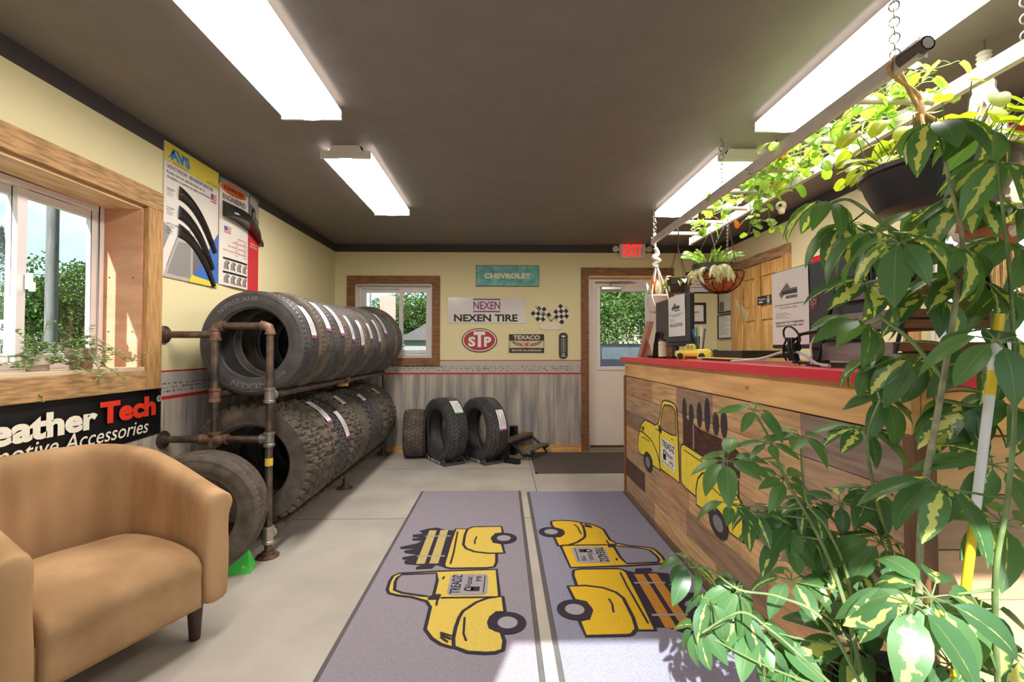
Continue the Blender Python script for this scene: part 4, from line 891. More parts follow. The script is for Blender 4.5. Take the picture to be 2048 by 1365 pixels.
# framed certificate, framed notice above it, framed sheets on the right-hand wall
def picture(label, f, W_, H_, o, fm, ins, draw, name='picture_frame', b=.028):
    t = thing(name, label, 'picture', o); m = MB()
    for q in (rect(-W_ / 2, W_ / 2, H_ / 2 - b, H_ / 2), rect(-W_ / 2, W_ / 2, -H_ / 2, -H_ / 2 + b), rect(-W_ / 2, -W_ / 2 + b, -H_ / 2 + b, H_ / 2 - b), rect(W_ / 2 - b, W_ / 2, -H_ / 2 + b, H_ / 2 - b)): m.poly(q, f, .018, 0, .018)
    m.build('moulding', fm, t, bevel=.002); m = MB(); m.poly(rect(-W_ / 2 + b, W_ / 2 - b, -H_ / 2 + b, H_ / 2 - b), f, .006, 0, .006); draw(m, f, W_, H_); m.build('sheet', ins, t); return t
FRK = M('dark_frame', (52, 36, 30), .4, var=.2)
f, W_, H_, o = bframe(1352, 606, 1411, 648)
picture('dark framed certificate with black and red words beside the nearer-door monitor', f, W_, H_, o, FRK, [PAPER, INK, REDTXT], lambda m, f, W_, H_: (m.text('Weather', f, .02 * W_, .06 * H_, w=.42 * W_, hgt=.12 * H_, h=.007, mi=1, bold=.03, align='r'), m.text('Tech', f, .03 * W_, .06 * H_, w=.23 * W_, hgt=.12 * H_, h=.007, mi=2, bold=.03, align='l'), m.text('Automotive Accessories', f, 0, -.07 * H_, w=.5 * W_, h=.007, mi=2)))
f, W_, H_, o = bframe(1372, 545, 1432, 587)
picture('white framed board on the back wall above the certificate', f, W_, H_, o, FRK, [PAPER, GREYINK], lambda m, f, W_, H_: [m.poly(rect(-.35 * W_, .3 * W_, (.2 - .15 * k) * H_, (.23 - .15 * k) * H_), f, .007, 1) for k in range(4)], b=.014)
def rframe(px0, px1, pt, pb, off=.004):
    a = atX(px0, pt, XR); y0 = a.y; y1 = atX(px1, pt, XR).y; z1 = a.z; z0 = atX(px0, pb, XR).z; return frame((XR - off, (y0 + y1) / 2, (z0 + z1) / 2), (0, -1, 0), (0, 0, 1)), y0 - y1, z1 - z0, V((XR, (y0 + y1) / 2, z0))
f, W_, H_, o = rframe(1438, 1466, 631, 679)
picture('white printed sheet in a dark frame beside the pine door', f, W_, H_, o, FRK, [PAPER, GREYINK], lambda m, f, W_, H_: [m.poly(rect(-.4 * W_, (.1 + .25 * (k % 3) / 2) * W_, (.38 - .07 * k) * H_, (.395 - .07 * k) * H_), f, .007, 1) for k in range(11)], b=.012)
f, W_, H_, o = rframe(1438, 1466, 535, 628)
picture('pale chart in a dark frame above the printed sheet', f, W_, H_, o, FRK, [M('chart_paper', (206, 196, 178), .7), GREYINK, M('chart_photo', (120, 112, 90), .7)], lambda m, f, W_, H_: (m.poly(rect(-.42 * W_, -.1 * W_, -.46 * H_, -.26 * H_), f, .007, 2), [m.poly(rect(-.4 * W_, .3 * W_, (.36 - .09 * k) * H_, (.375 - .09 * k) * H_), f, .007, 1) for k in range(6)]), b=.012)
# little door sign on the pine door
a = atX(1515, 601, XR - .02); f = frame((XR - .0195, a.y - .12, a.z - .01), (0, -1, 0), (0, 0, 1))
t = thing('door_sign', 'small black sign with white figures on the pine door', 'sign', (XR - .018, a.y - .12, a.z - .05)); m = MB(); m.poly(rrect(0, 0, .23, .085, .006), f, .004, 0, .0045); m.build('plate', M('sign_black', (34, 32, 38), .35, var=.05), t)
m = MB(); m.text('Restroom', f, -.035, .012, w=.11, h=.005, bold=.01); m.poly(circ(.075, .022, .008, n=14), f, .005); m.poly([(.065, -.03), (.085, -.03), (.088, .01), (.062, .01)], f, .005); m.stroke(rrect(.075, -.002, .05, .072, .02), f, .003, .005, 0, True); m.poly(rect(-.09, -.02, -.025, -.012), f, .005); m.build('lettering', WHITE, t)
# digital clock/board strip over the big monitor and dark round-topped sign further along
a = atX(1618, 519, XR); b = atX(1682, 502, XR); zc = atX(1618, 524, XR).z; f = frame((XR - .004, a.y - .25, zc), (0, -1, 0), (0, 0, 1)); t = thing('strip_sign', 'slim black strip sign with a red end on the pale wall above the large monitor', 'sign', (XR, a.y - .25, zc - .03))
m = MB(); m.poly(rect(-.25, .25, -.026, .026), f, .010, 0, .012); m.build('plate', BLACK, t, bevel=.002); m = MB(); m.poly([(-.225, -.008), (-.2, .020), (-.10, .022), (-.07, .012), (-.05, .022), (-.045, -.014), (-.15, -.02)], f, .0106); m.build('red_mark', M('strip_red', (214, 20, 44), .4, var=.2, scale=20), t)
m = MB(); [m.poly(rect(-.02 + .034 * k, -.006 + .034 * k, -.010 + .002 * (k % 3), .008), f, .0106) for k in range(6)]; m.build('grey_marks', M('dim_letter', (96, 92, 96), .5), t)
m = MB(); m.stroke(circ(-.235, -.012, .007, n=12), f, .003, .0106, 0, True); m.build('hole_ring', CHROME, t)

# ---------------------------------------------------------------- hitch step on the floor
p0 = atZ(1006, 925, 0); p1 = atZ(1075, 903, 0)
hs_ = thing('hitch_step', 'black steel tow hitch step lying by the door mat', 'hitch step', p0)
ax = (p1 - p0).normalized(); ax = V((.52, .85, 0)).normalized(); pr = V((ax.y, -ax.x, 0)); Lh = .62
def hb(u0, u1, w0, w1, z0, z1, mb, mi=0):
    mat = Matrix(((ax.x, pr.x, 0, p0.x), (ax.y, pr.y, 0, p0.y), (0, 0, 1, 0), (0, 0, 0, 1))); return mb.box(u0, u1, w0, w1, z0, z1, mi, (1, 1, 1), mat)
m = MB(); hb(-.02, .04, -.09, .05, .0, .22, m); hb(-.02, .04, .05, .20, .0, .05, m); m.build('end_bracket', BLACK, hs_, bevel=.006)
m = MB(); hb(.0, Lh, -.05, .04, .20, .235, m); m.build('tread_bar', M('step_grip', (108, 96, 82), .8, var=.3, scale=40), hs_, bevel=.004)
m = MB(); hb(.03, Lh, -.06, -.04, .165, .215, m); hb(.03, Lh, .03, .05, .165, .20, m); m.build('frame_bar', BLACK, hs_, bevel=.004)
m = MB(); hb(.14, Lh, .16, .25, .10, .125, m); m.build('lower_step', M('step_grip', (0, 0, 0)), hs_, bevel=.004)
m = MB(); f0 = lambda u, w_, z: p0 + ax * u + pr * w_ + V((0, 0, z))
m.tube([f0(.16, .03, .17), f0(.19, .14, .06), f0(.2, .24, .05), f0(.24, .25, .1)], .018); m.tube([f0(Lh - .03, .03, .2), f0(Lh - .01, .2, .06), f0(Lh - .01, .25, .1)], .014); m.tube([f0(Lh - .01, .2, .06), f0(Lh - .01, .24, .0)], .012); m.build('side_arm', BLACK, hs_, smooth=True)
m = MB(); hb(.34, .42, -.12, -.05, .0, .33, m); m.build('receiver_tube', BLACK, hs_, bevel=.004)
# ---------------------------------------------------------------- service counter
PLK = M('pallet_wood', (238, 230, 224), .58, var=.30, scale=4.5, stretch=(7, 1.0, 11), c2=(250, 246, 240), lo=.3, hi=.62, bump=.35, bscale=30, tint=True, detail=8)
PLKX = M('pallet_wood_end', (255, 255, 255), .58, var=.20, scale=3.5, stretch=(1.1, 7, 9), c2=(238, 232, 224), bump=.35, bscale=30, tint=True, detail=8)
TONES = [(190, 146, 106), (202, 160, 116), (184, 138, 100), (212, 172, 124), (176, 142, 114), (200, 152, 106), (160, 130, 106), (220, 180, 130), (186, 152, 120), (206, 156, 110), (146, 118, 98), (196, 158, 120)]
lt = lambda c: tuple(lin(c)[:3])
CX, CY0, CY1, CX1 = 1.056, 1.165, 3.945, 1.80
ct = thing('service_counter', 'reclaimed plank service counter with a yellow pick-up painted on it', 'counter', (CX + .3, 2.5, 0))
rr = random.Random(11); m = MB(); z = .03
for h in (.125, .145, .13, .15, .125, .14, .15):
    z1 = min(z + h, .998); y = CY1 - .03
    while y > CY0 + .03:
        L_ = rr.uniform(.45, 1.05); yb = max(CY0 + .03, y - L_); yb = CY0 + .03 if yb - CY0 < .2 else yb
        c = rr.choice(TONES); 
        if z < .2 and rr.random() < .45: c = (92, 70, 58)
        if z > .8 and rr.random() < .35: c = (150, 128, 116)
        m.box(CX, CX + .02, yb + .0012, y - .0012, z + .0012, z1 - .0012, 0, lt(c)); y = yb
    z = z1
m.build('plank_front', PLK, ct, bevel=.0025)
m = MB(); z = .03
for h in (.13, .14, .13, .145, .13, .14, .15):
    z1 = min(z + h, .998); x = CX + .06
    while x < CX1 - .02:
        xb = min(CX1 - .02, x + rr.uniform(.35, .8)); m.box(x + .0012, xb - .0012, CY0 + .004, CY0 + .024, z + .0012, z1 - .0012, 0, lt(rr.choice(TONES))); x = xb
    z = z1
m.build('plank_end', PLKX, ct, bevel=.0025)
MB().box(CX + .02, CX1, CY0 + .024, CY1 - .005, .0, 1.12).build('carcass', M('carcass_board', (150, 116, 82), .7), ct)
def knotty():
    m = M('knotty_apron', (206, 156, 98), .5, var=.10, scale=3, stretch=(7, .9, 7), c2=(218, 172, 116), detail=6); nt = m.node_tree; bs = nt.nodes['Principled BSDF']; L = nt.links.new
    tc = N(nt, 'ShaderNodeTexCoord'); mp = N(nt, 'ShaderNodeMapping'); mp.inputs['Scale'].default_value = (0, 3.0, 6.0); L(tc.outputs['Object'], mp.inputs['Vector'])
    vo = N(nt, 'ShaderNodeTexVoronoi', Scale=1.0); L(mp.outputs[0], vo.inputs['Vector'])
    rp = N(nt, 'ShaderNodeValToRGB'); e = rp.color_ramp.elements; e[0].position = .03; e[0].color = (.38, .28, .22, 1); e[1].position = .085; e[1].color = (1, 1, 1, 1); q = e.new(.06); q.color = (.62, .5, .42, 1); L(vo.outputs['Distance'], rp.inputs[0])
    mm = N(nt, 'ShaderNodeMix', data_type='RGBA', blend_type='MULTIPLY'); mm.inputs[0].default_value = 1; L(bs.inputs['Base Color'].links[0].from_socket, mm.inputs[6]); L(rp.outputs[0], mm.inputs[7]); L(mm.outputs[2], bs.inputs['Base Color']); return m
MB().box(CX - .004, CX + .02, CY0, CY1, 1.0, 1.121).build('apron', knotty(), ct, bevel=.002)
MB().box(CX + .02, CX1, CY0 - .002, CY0 + .024, 1.0, 1.121).build('end_apron', PINEX, ct, bevel=.002)
MB().box(CX - .012, CX + .03, CY1 - .03, CY1 + .008, 0, 1.0).build('corner_post', M('post_wood', (140, 92, 60), .6, var=.2, scale=4, stretch=(8, 8, .8)), ct, bevel=.003)
MB().box(CX - .004, CX + .056, CY0 - .006, CY0 + .03, 0, 1.0).build('corner_post', M('post_wood_dark', (112, 76, 50), .6, var=.25, scale=4, stretch=(8, 8, .8)), ct, bevel=.003)
MB().box(CX - .008, CX + .004, CY0, CY1, 0.001, .03).build('toe_strip', M('toe_wood', (132, 104, 80), .7, var=.2), ct)
mu = MB(); mu.keep = True
PYEL = M('paint_yellow', (234, 210, 62), .5, var=.05, scale=20); PBK = M('paint_black', (52, 48, 52), .55, var=.1); PGY = M('paint_grey', (132, 128, 130), .5, var=.1); PWH = M('paint_white', (232, 226, 220), .5); PBR = M('paint_brown', (72, 40, 32), .6, var=.5, scale=26, stretch=(1, 1, 4)); PGL = M('paint_slate', (78, 80, 88), .6, var=.2)
fm_ = lambda s, t, h=0: V((CX - h, 3.565 - (s - 1.854) * 1.19, .425 + t * .83 - .05 * (s - 2.06)))
truck(mu, fm_, .0012, 0, 1, 2, 3, 4, 5, 6, lw=.011, stacked=False)
# the painted window shows the planks: fill it with bare wood tone
mu.build('painted_truck', [PYEL, PBK, PGY, PWH, PBR, M('bare_plank_tone', (172, 130, 88), .6, var=.15, scale=5, stretch=(7, 1, 9)), INK], ct)
tp = tag(MB().box(1.016, CX1 + .06, CY0 - .035, CY1 + .012, 1.1215, 1.160).build('countertop', M('red_laminate', (208, 52, 66), .32, var=.03, spec=.5), bevel=.004), 'long red laminate worktop on the plank counter', 'worktop')
ZT = 1.1605
# ---------------------------------------------------------------- things on the counter
def screen(label, x, y0, y1, z0, z1, tilt, logo):
    t = thing('monitor', label, 'monitor', (x + .06, (y0 + y1) / 2, ZT)); m = MB(); cy = (y0 + y1) / 2
    R = Matrix.Translation((x, cy, z0)) @ Matrix.Rotation(tilt, 4, 'Y') @ Matrix.Translation((-x, -cy, -z0))
    m.box(x + .012, x + .034, y0, y1, z0, z1, 0, (1, 1, 1), R); m.build('bezel', M('monitor_frame', (24, 24, 27), .3, var=.05), t, bevel=.004)
    m = MB(); m.box(x, x + .013, y0 + .004, y1 - .004, z0 + .03, z1 - .004, 0, (1, 1, 1), R); m.build('back_shell', M('monitor_shell', (62, 62, 68), .42, var=.05), t, bevel=.008)
    m = MB(); m.box(x + .0, x + .014, y0 + .004, y1 - .004, z0 + .002, z0 + .028, 0, (1, 1, 1), R); m.build('chin', M('monitor_chin', (34, 36, 48), .35), t, bevel=.003)
    m = MB(); m.box(x + .034, x + .035, y0 + .012, y1 - .012, z0 + .035, z1 - .012, 0, (1, 1, 1), R); m.build('display', M('display_glass', (12, 12, 14), .1), t)
    MB().box(x + .02, x + .045, cy - .04, cy + .04, ZT + .008, z0 + .12).build('stand_neck', BLACK, t, bevel=.004); MB().box(x - .02, x + .17, cy - .11, cy + .11, ZT, ZT + .009).build('stand_foot', BLACK, t, bevel=.003)
    ff = frame((x - .0005, cy, (z0 + z1) / 2), (0, -1, 0), (0, 0, 1))
    if logo:
        m = MB(); m.poly(circ(0, .01, .04, n=32), ff, .0008, 0); m.text('hp', ff, .0, .012, hgt=.05, h=.0014, mi=1, shear=.25, bold=.0); m.build('emblem', [M('emblem_dark_red', (104, 44, 48), .35), M('emblem_silver', (170, 150, 150), .35)], t)
        m = MB(); [m.poly(circ(-.06 + .02 * k, -.092, .004, n=10), ff, .0008, 0) for k in range(6)]; m.build('ports', CHROME, t)
    return t, ff
def notice(label, ff, u, v, w, h, bowed=True):
    t = thing('paper_notice', label, 'notice', ff(u, v - h / 2)); bow = lambda a: .002 + .006 * sin(pi * (a / w + .5)); g = lambda a, b, hh=0.0: ff(u + a, v + b, hh + bow(a) + (.006 * (b / h) if b > 0 else 0))
    MB().grid([[g(-w / 2 + w * i / 8, -h / 2 + h * j / 6) for j in range(7)] for i in range(9)]).build('sheet', PAPER, t, smooth=True)
    m = MB(); e = .0012
    m.poly([(-.26 * w, .20 * h), (-.02 * w, .33 * h), (.06 * w, .26 * h), (-.20 * w, .13 * h)], g, e, 1); m.poly(rect(-.16 * w, .24 * w, .175 * h, .225 * h), g, 2 * e, 2); m.poly(rect(-.16 * w, .24 * w, .225 * h, .25 * h), g, 2 * e, 1); m.poly(rect(-.06 * w, .24 * w, .115 * h, .155 * h), g, e, 1)
    m.text('5% fee added to credit cards and Debit Cards.', g, .0, .04 * h, w=.80 * w, h=e, mi=0); m.text('No fee for Cash or Check.', g, 0, -.0 * h, w=.46 * w, h=e, mi=0)
    for k in range(4): m.poly(rect(-.38 * w, (-.05 + .1 * (k % 2)) * w, (-.075 - .022 * k) * h, (-.070 - .022 * k) * h), g, e, 1)
    m.text('Support your local independent', g, 0, -.20 * h, w=.78 * w, h=e, mi=0); m.text('Business by paying with cash!', g, 0, -.245 * h, w=.74 * w, h=e, mi=0); m.build('printing', [INK, GREYINK, M('toner', (66, 64, 66), .7)], t); return t
XM = 1.30; zb, zt = 1.225, 1.592
ym1 = atX(1543, 600, XM).x if False else atX(1543, 600, XM).y
t_, ff = screen('large black monitor with a round emblem, back to the room', XM, ym1 - .585, ym1, zb, zt, 0, True)
cy = ym1 - .2925; pa, pb = atX(1546, 600, XM).y, atX(1619, 600, XM).y; zp1, zp0 = atX(1580, 540, XM).z, atX(1560, 690, XM).z
notice('white fee notice taped on the back of the large monitor', ff, cy - (pa + pb) / 2, (zp1 + zp0) / 2 - (zb + zt) / 2, pa - pb, zp1 - zp0)
XM2 = 1.20; ya, yb = atX(1311, 640, XM2).y, atX(1379, 640, XM2).y; z2t, z2b = atX(1374, 586, XM2).z, atX(1374, 693, XM2).z
t_, ff2 = screen('black monitor nearer the back door, back to the room', XM2, yb, ya, z2b, z2t, 0, False)
cy = (ya + yb) / 2; pa, pb = atX(1338, 640, XM2).y, atX(1371, 640, XM2).y; zp1, zp0 = atX(1355, 592, XM2).z, atX(1355, 673, XM2).z
notice('white fee notice draped over the monitor nearer the back door', ff2, cy - (pa + pb) / 2, (zp1 + zp0) / 2 - (z2b + z2t) / 2, pa - pb, zp1 - zp0)
def on_top(px, py, X=None): return atZ(px, py, ZT) if X is None else V((X, atX(px, py, X).y, ZT))
# sanitiser bottle
p = atY(1325, 717, 3.20); p.z = ZT
t = thing('bottle', 'dark bottle with a cream label and black cap on the red worktop', 'bottle', p); R = .027
MB().lathe([(R * .9, 0), (R, .004), (R, .125), (R * .8, .138), (.012, .146), (.011, .156)], p, n=28).build('bottle_body', M('amber_glass', (66, 30, 28), .15, var=.1), t, smooth=True)
MB().lathe([(R + .0006, .012), (R + .0008, .012), (R + .0008, .118), (R + .0006, .118)], p, n=28, caps=False).build('label', M('bottle_label', (228, 214, 190), .6), t, smooth=True)
m = MB(); fb = lambda u, v, h=0.0: p + V(((R + .0012) * cos(pi + .6 - u / R), (R + .0012) * sin(pi + .6 - u / R), .065 + v))
m.text('Natural', fb, 0, .032, w=.03, h=0); [m.poly(rect(-.015, .015, .015 - .012 * k, .018 - .012 * k), fb) for k in range(5)]; m.build('label_print', GREYINK, t)
MB().lathe([(.013, .152), (.014, .156), (.014, .172), (.006, .175), (.005, .195), (0, .196)], p, n=20).build('cap', BLACK, t, smooth=True)
# toy pick-up pen holder: front towards the back door, lying across the view
p = atY(1386, 719, 2.90); p.z = ZT; t = thing('toy_truck', 'small yellow moulded pick-up used as a pen holder', 'toy truck', p, radians(-38), local=True)
TY = M('toy_yellow', (244, 218, 84), .35, var=.06, spec=.6)
def loft(secs, n=14):   # sections (x, half width, z0, z1), rounded
    P = []
    for x, w_, z0, z1 in secs:
        P.append([V((x, w_ * (abs(cos(a)) ** .6) * (1 if cos(a) >= 0 else -1), (z0 + z1) / 2 + (z1 - z0) / 2 * (abs(sin(a)) ** .6) * (1 if sin(a) >= 0 else -1))) for a in [2 * pi * k / n for k in range(n)]])
    m = MB().grid(P, cv=True); m.add(P[0], [tuple(range(n))]); m.add(P[-1], [tuple(reversed(range(n)))]); return m
b = loft([(-.108, .018, .02, .04), (-.104, .03, .014, .052), (-.08, .036, .012, .06), (-.03, .038, .012, .062), (.03, .04, .012, .064), (.09, .042, .012, .066), (.104, .036, .014, .058), (.108, .02, .02, .045)])
b.build('truck_body', TY, t, smooth=True, ang=60)
loft([(-.042, .030, .05, .075), (-.034, .033, .05, .094), (.004, .034, .05, .098), (.014, .030, .05, .088)]).build('cab', TY, t, smooth=True, ang=60)
m = MB(); m.box(-.03, -.012, -.0345, .0345, .068, .088); m.box(-.006, .008, -.0345, .0345, .068, .088); m.box(-.044, -.04, -.022, .022, .068, .086); m.build('windows', M('toy_window', (150, 146, 140), .3), t, bevel=.002)
for sx in (-.066, .064):
    for s in (-1, 1):
        f_ = MB().lathe([(.0, -.004), (.026, -.004), (.030, .004), (.026, .010), (.014, .012)], (sx, s * .034, .026), (0, s, 0), 20); f_.build('fender', TY, t, smooth=True)
        MB().lathe([(.019, 0), (.020, .006), (.016, .010), (0, .011)], (sx, s * .040, .02), (0, s, 0), 20).build('wheel', M('toy_tyre', (40, 36, 34), .6), t, smooth=True)
for k, (c, ln, nm) in enumerate((((46, 60, 150), .15, 'blue'), ((40, 130, 84), .16, 'green'), ((210, 204, 204), .165, 'white'), ((70, 66, 120), .15, 'violet'))):
    base = p + V((.038 + .005 * k, .018 - .012 * k, .045)); d = nrm((-.22 + .12 * k, .05 * (k % 2), 1)); o = thing('pen', f'{nm} pen standing in the yellow toy truck', 'pen', base, group='pens in the toy truck')
    MB().tube([base, base + d * ln * .62], .0055, 10).build('barrel', M('pen_' + nm, c, .35), o, smooth=True); MB().tube([base + d * ln * .6, base + d * ln], .0065, 10).build('cap', M('pen_cap_' + nm, tuple(min(255, x + 20) for x in c), .35), o, smooth=True)
# slanted cardboard easel seen from behind
p = atY(1288, 716, 3.70); p.z = ZT; t = thing('display_easel', 'brown card display easel at the end of the red worktop', 'display easel', p); CB = M('cardboard', (176, 146, 128), .8, var=.05)
f = frame(p, (.85, -.52, 0), (0, 0, 1)); m = MB(); m.poly([(-.055, 0), (-.03, 0), (.05, .29), (.02, .29)], f, .0, 0, .14); m.build('back_panel', CB, t)
m = MB(); m.poly([(-.03, 0), (.055, 0), (.035, .10), (.0, .165)], f, -.05, 0, .006); m.build('strut', CB, t)
MB().box(p.x + .04, p.x + .10, p.y - .16, p.y - .10, ZT, ZT + .115).build('side_card', CB, t, bevel=.002)
# card reader stand
p = atY(1312, 717, 3.42); p.z = ZT; t = thing('tablet_stand', 'black tablet stand leaning beside the cream labelled bottle', 'tablet stand', p)
MB().box(p.x - .05, p.x + .07, p.y - .06, p.y + .06, ZT, ZT + .018).build('base', BLACK, t, bevel=.004)
f = frame(p + V((-.02, 0, .015)), nrm((.80, -.60, 0)), nrm((.25, .34, .9))); m = MB(); m.poly(rrect(.04, .10, .10, .20, .01), f, 0, 0, .012); m.build('tablet', M('tablet_black', (28, 28, 30), .2), t, bevel=.002)
# desk phone, red booklet, binder, papers
p = atY(1412, 722, 2.95); p.z = ZT; p.x += .08; t = thing('desk_phone', 'black desk phone behind the yellow toy truck', 'phone', p)
MB().box(p.x - .09, p.x + .09, p.y - .09, p.y + .09, ZT, ZT + .03).build('phone_base', BLACK, t, bevel=.01); MB().box(p.x - .085, p.x - .035, p.y - .10, p.y + .10, ZT + .032, ZT + .062).build('handset', M('handset', (34, 34, 37), .35), t, bevel=.012)
p = atY(1382, 690, 3.28); t = thing('booklet', 'narrow red booklet standing beside the monitor nearer the back door', 'booklet', (p.x + .03, p.y, ZT)); MB().box(p.x + .02, p.x + .045, p.y - .07, p.y + .03, ZT + .0, ZT + .155).build('cover', RED, t, bevel=.002)
MB().box(p.x + .023, p.x + .042, p.y - .0695, p.y + .032, ZT + .003, ZT + .152).build('pages', PAPER, t)
y0, y1 = 2.33, 2.66
t = thing('binder', 'thick black binder lying on papers on the red worktop', 'binder', (1.33, 2.5, ZT + .016)); MB().box(1.225, 1.47, y0, y1, ZT + .016, ZT + .056).build('cover', M('binder_black', (24, 22, 22), .5, var=.15), t, bevel=.004); MB().box(1.228, 1.46, y0 + .01, y1 + .012, ZT + .02, ZT + .052).build('pages', M('binder_pages', (176, 132, 116), .7), t)
for k, (lab, c, dy, h0) in enumerate((('yellow folder on top of the papers under the black binder', (226, 204, 110), 0, .011), ('tan folder under the yellow folder on the worktop', (206, 178, 140), .08, .0055), ('white sheet at the bottom of the papers on the worktop', (230, 224, 220), .13, .0))):
    o = tag(MB().box(1.16 + .03 * k, 1.48, 2.26 - dy * .3, 2.72 + dy, ZT + h0, ZT + h0 + .005).build('folder' if k < 2 else 'paper_sheet', M(f'folder_{k}', c, .7), bevel=.001), lab, 'folder' if k < 2 else 'paper')
def cable(label, pts, r, mat, name='cable', plug=None):
    cv = [V(q) for q in pts]; P = []
    for i in range(len(cv) - 1):
        a = cv[max(0, i - 1)]; b = cv[i]; c = cv[i + 1]; d = cv[min(len(cv) - 1, i + 2)]
        for k in range(6):
            t = k / 6; P.append(.5 * ((2 * b) + (c - a) * t + (2 * a - 5 * b + 4 * c - d) * t * t + (3 * b - a - 3 * c + d) * t ** 3))
    P.append(cv[-1]); t = thing(name, label, 'cable', cv[0]); MB().tube(P, r, 8).build('cord', mat, t, smooth=True); return t
def dp(L_, X): return [atX(px, py, X) for px, py in L_]
XC = 1.16
t = cable('black cable bundled in a knot in front of the large monitor', dp([(1650, 664), (1620, 666), (1600, 672), (1582, 685), (1569, 675), (1568, 660), (1578, 653), (1592, 662), (1600, 680), (1592, 700), (1590, 716), (1600, 729)], XC), .004, M('black_cord', (18, 18, 19), .4))
m = MB()
for k in range(9):
    q = rr.uniform(-.012, .012); q2 = rr.uniform(-.015, .015); m.tube(bez(atX(1586, 676, XC) + V((q2, q, 0)), atX(1582, 700, XC) + V((q2 - .01, q * 3, 0)), atX(1583 + k * 1.5, 722, XC) + V((q2, q * 1.5, 0)), 8), .0042, 6)
m.tube([atX(1576, 697, XC), atX(1594, 695, XC)], .019, 10); m.build('bundle', M('black_cord', (0, 0, 0)), t, smooth=True)
MB().tube([atX(1598, 669, XC), atX(1640, 662, XC)], [.006, .010], 10).build('connector', M('black_cord', (0, 0, 0)), t, smooth=True)
t = cable('white cable plugged into the large monitor', dp([(1648, 664), (1634, 670), (1622, 690), (1623, 712), (1621, 732), (1600, 735)], XC + .02), .004, M('white_cord', (226, 214, 190), .4))
q = atX(1649, 664, XC + .02); MB().box(q.x - .012, q.x + .012, q.y - .014, q.y + .014, q.z - .012, q.z + .012).build('plug', M('white_cord', (0, 0, 0)), t, bevel=.002)
cable('grey flat cable looping low over the worktop', [(1.08, 2.15, ZT + .005), (1.12, 1.98, ZT + .02), (1.15, 1.86, ZT + .05), (1.16, 1.76, ZT + .045), (1.12, 1.62, ZT + .01), (1.08, 1.5, ZT + .006)], .006, M('grey_cord', (190, 184, 186), .4))
cable('thin black cable lying along the worktop edge', [(1.22, 1.8, ZT + .004), (1.14, 1.70, ZT + .004), (1.10, 1.55, ZT + .004), (1.13, 1.40, ZT + .004), (1.10, 1.28, ZT + .004)], .0035, M('black_cord', (0, 0, 0)))
# slatted three-tier rack
XK, K0, K1, KX = 1.235, 1.43, 1.755, 1.56
GS = M('daylit_slat', (126, 112, 112), .6, var=.14, scale=4, stretch=(8, 1, 8), c2=(140, 124, 122)); BS = M('brown_slat', (110, 74, 46), .55, var=.16, scale=4, stretch=(1, 8, 8), c2=(126, 86, 56))  # grey tone paints cool window daylight onto slats facing across the counter
t = thing('slatted_rack', 'three tier slatted wooden rack on a black metal frame behind the big plant', 'rack', (XK + .15, 1.6, ZT))
for k, z in enumerate((.018, .128, .238)):
    i = k * .018; h = .062 if k else .066
    tr_ = MB().box(XK + i, XK + i + .010, K0, K1 - i, ZT + z, ZT + z + h).build('tray', GS, t, bevel=.002)
    MB().box(KX - .01, KX, K0, K1 - i, ZT + z, ZT + z + h).build('back_slat', GS, tr_, bevel=.002)
    for yy in (K0 - .002, K1 - i - .008): MB().box(XK + i + .010, KX - .01, yy, yy + .010, ZT + z, ZT + z + h * .45).box(XK + i + .010, KX - .01, yy, yy + .010, ZT + z + h * .55, ZT + z + h).build('end_slat', BS, tr_, bevel=.002)
    MB().box(XK + i + .01, KX - .01, K0 + .008, K1 - i - .008, ZT + z, ZT + z + .006).build('tray_floor', BS, tr_)
for yy in (K0 - .012, K1 + .004):
    m = MB(); m.tube([(XK - .02, yy, ZT + .006), (XK - .012, yy, ZT + .02), (XK + .075, yy, ZT + .34), (XK + .085, yy, ZT + .348), (KX - .05, yy, ZT + .348), (KX - .04, yy, ZT + .34), (KX + .04, yy, ZT + .006)], .006, 8); m.build('leg_frame', DARK, t, smooth=True)
for xx, zz in ((XK - .02, .006), (KX + .04, .006), (XK + .1, .348)): MB().tube([(xx, K0 - .012, ZT + zz), (xx, K1 + .004, ZT + zz)], .006, 8).build('cross_bar', DARK, t, smooth=True)
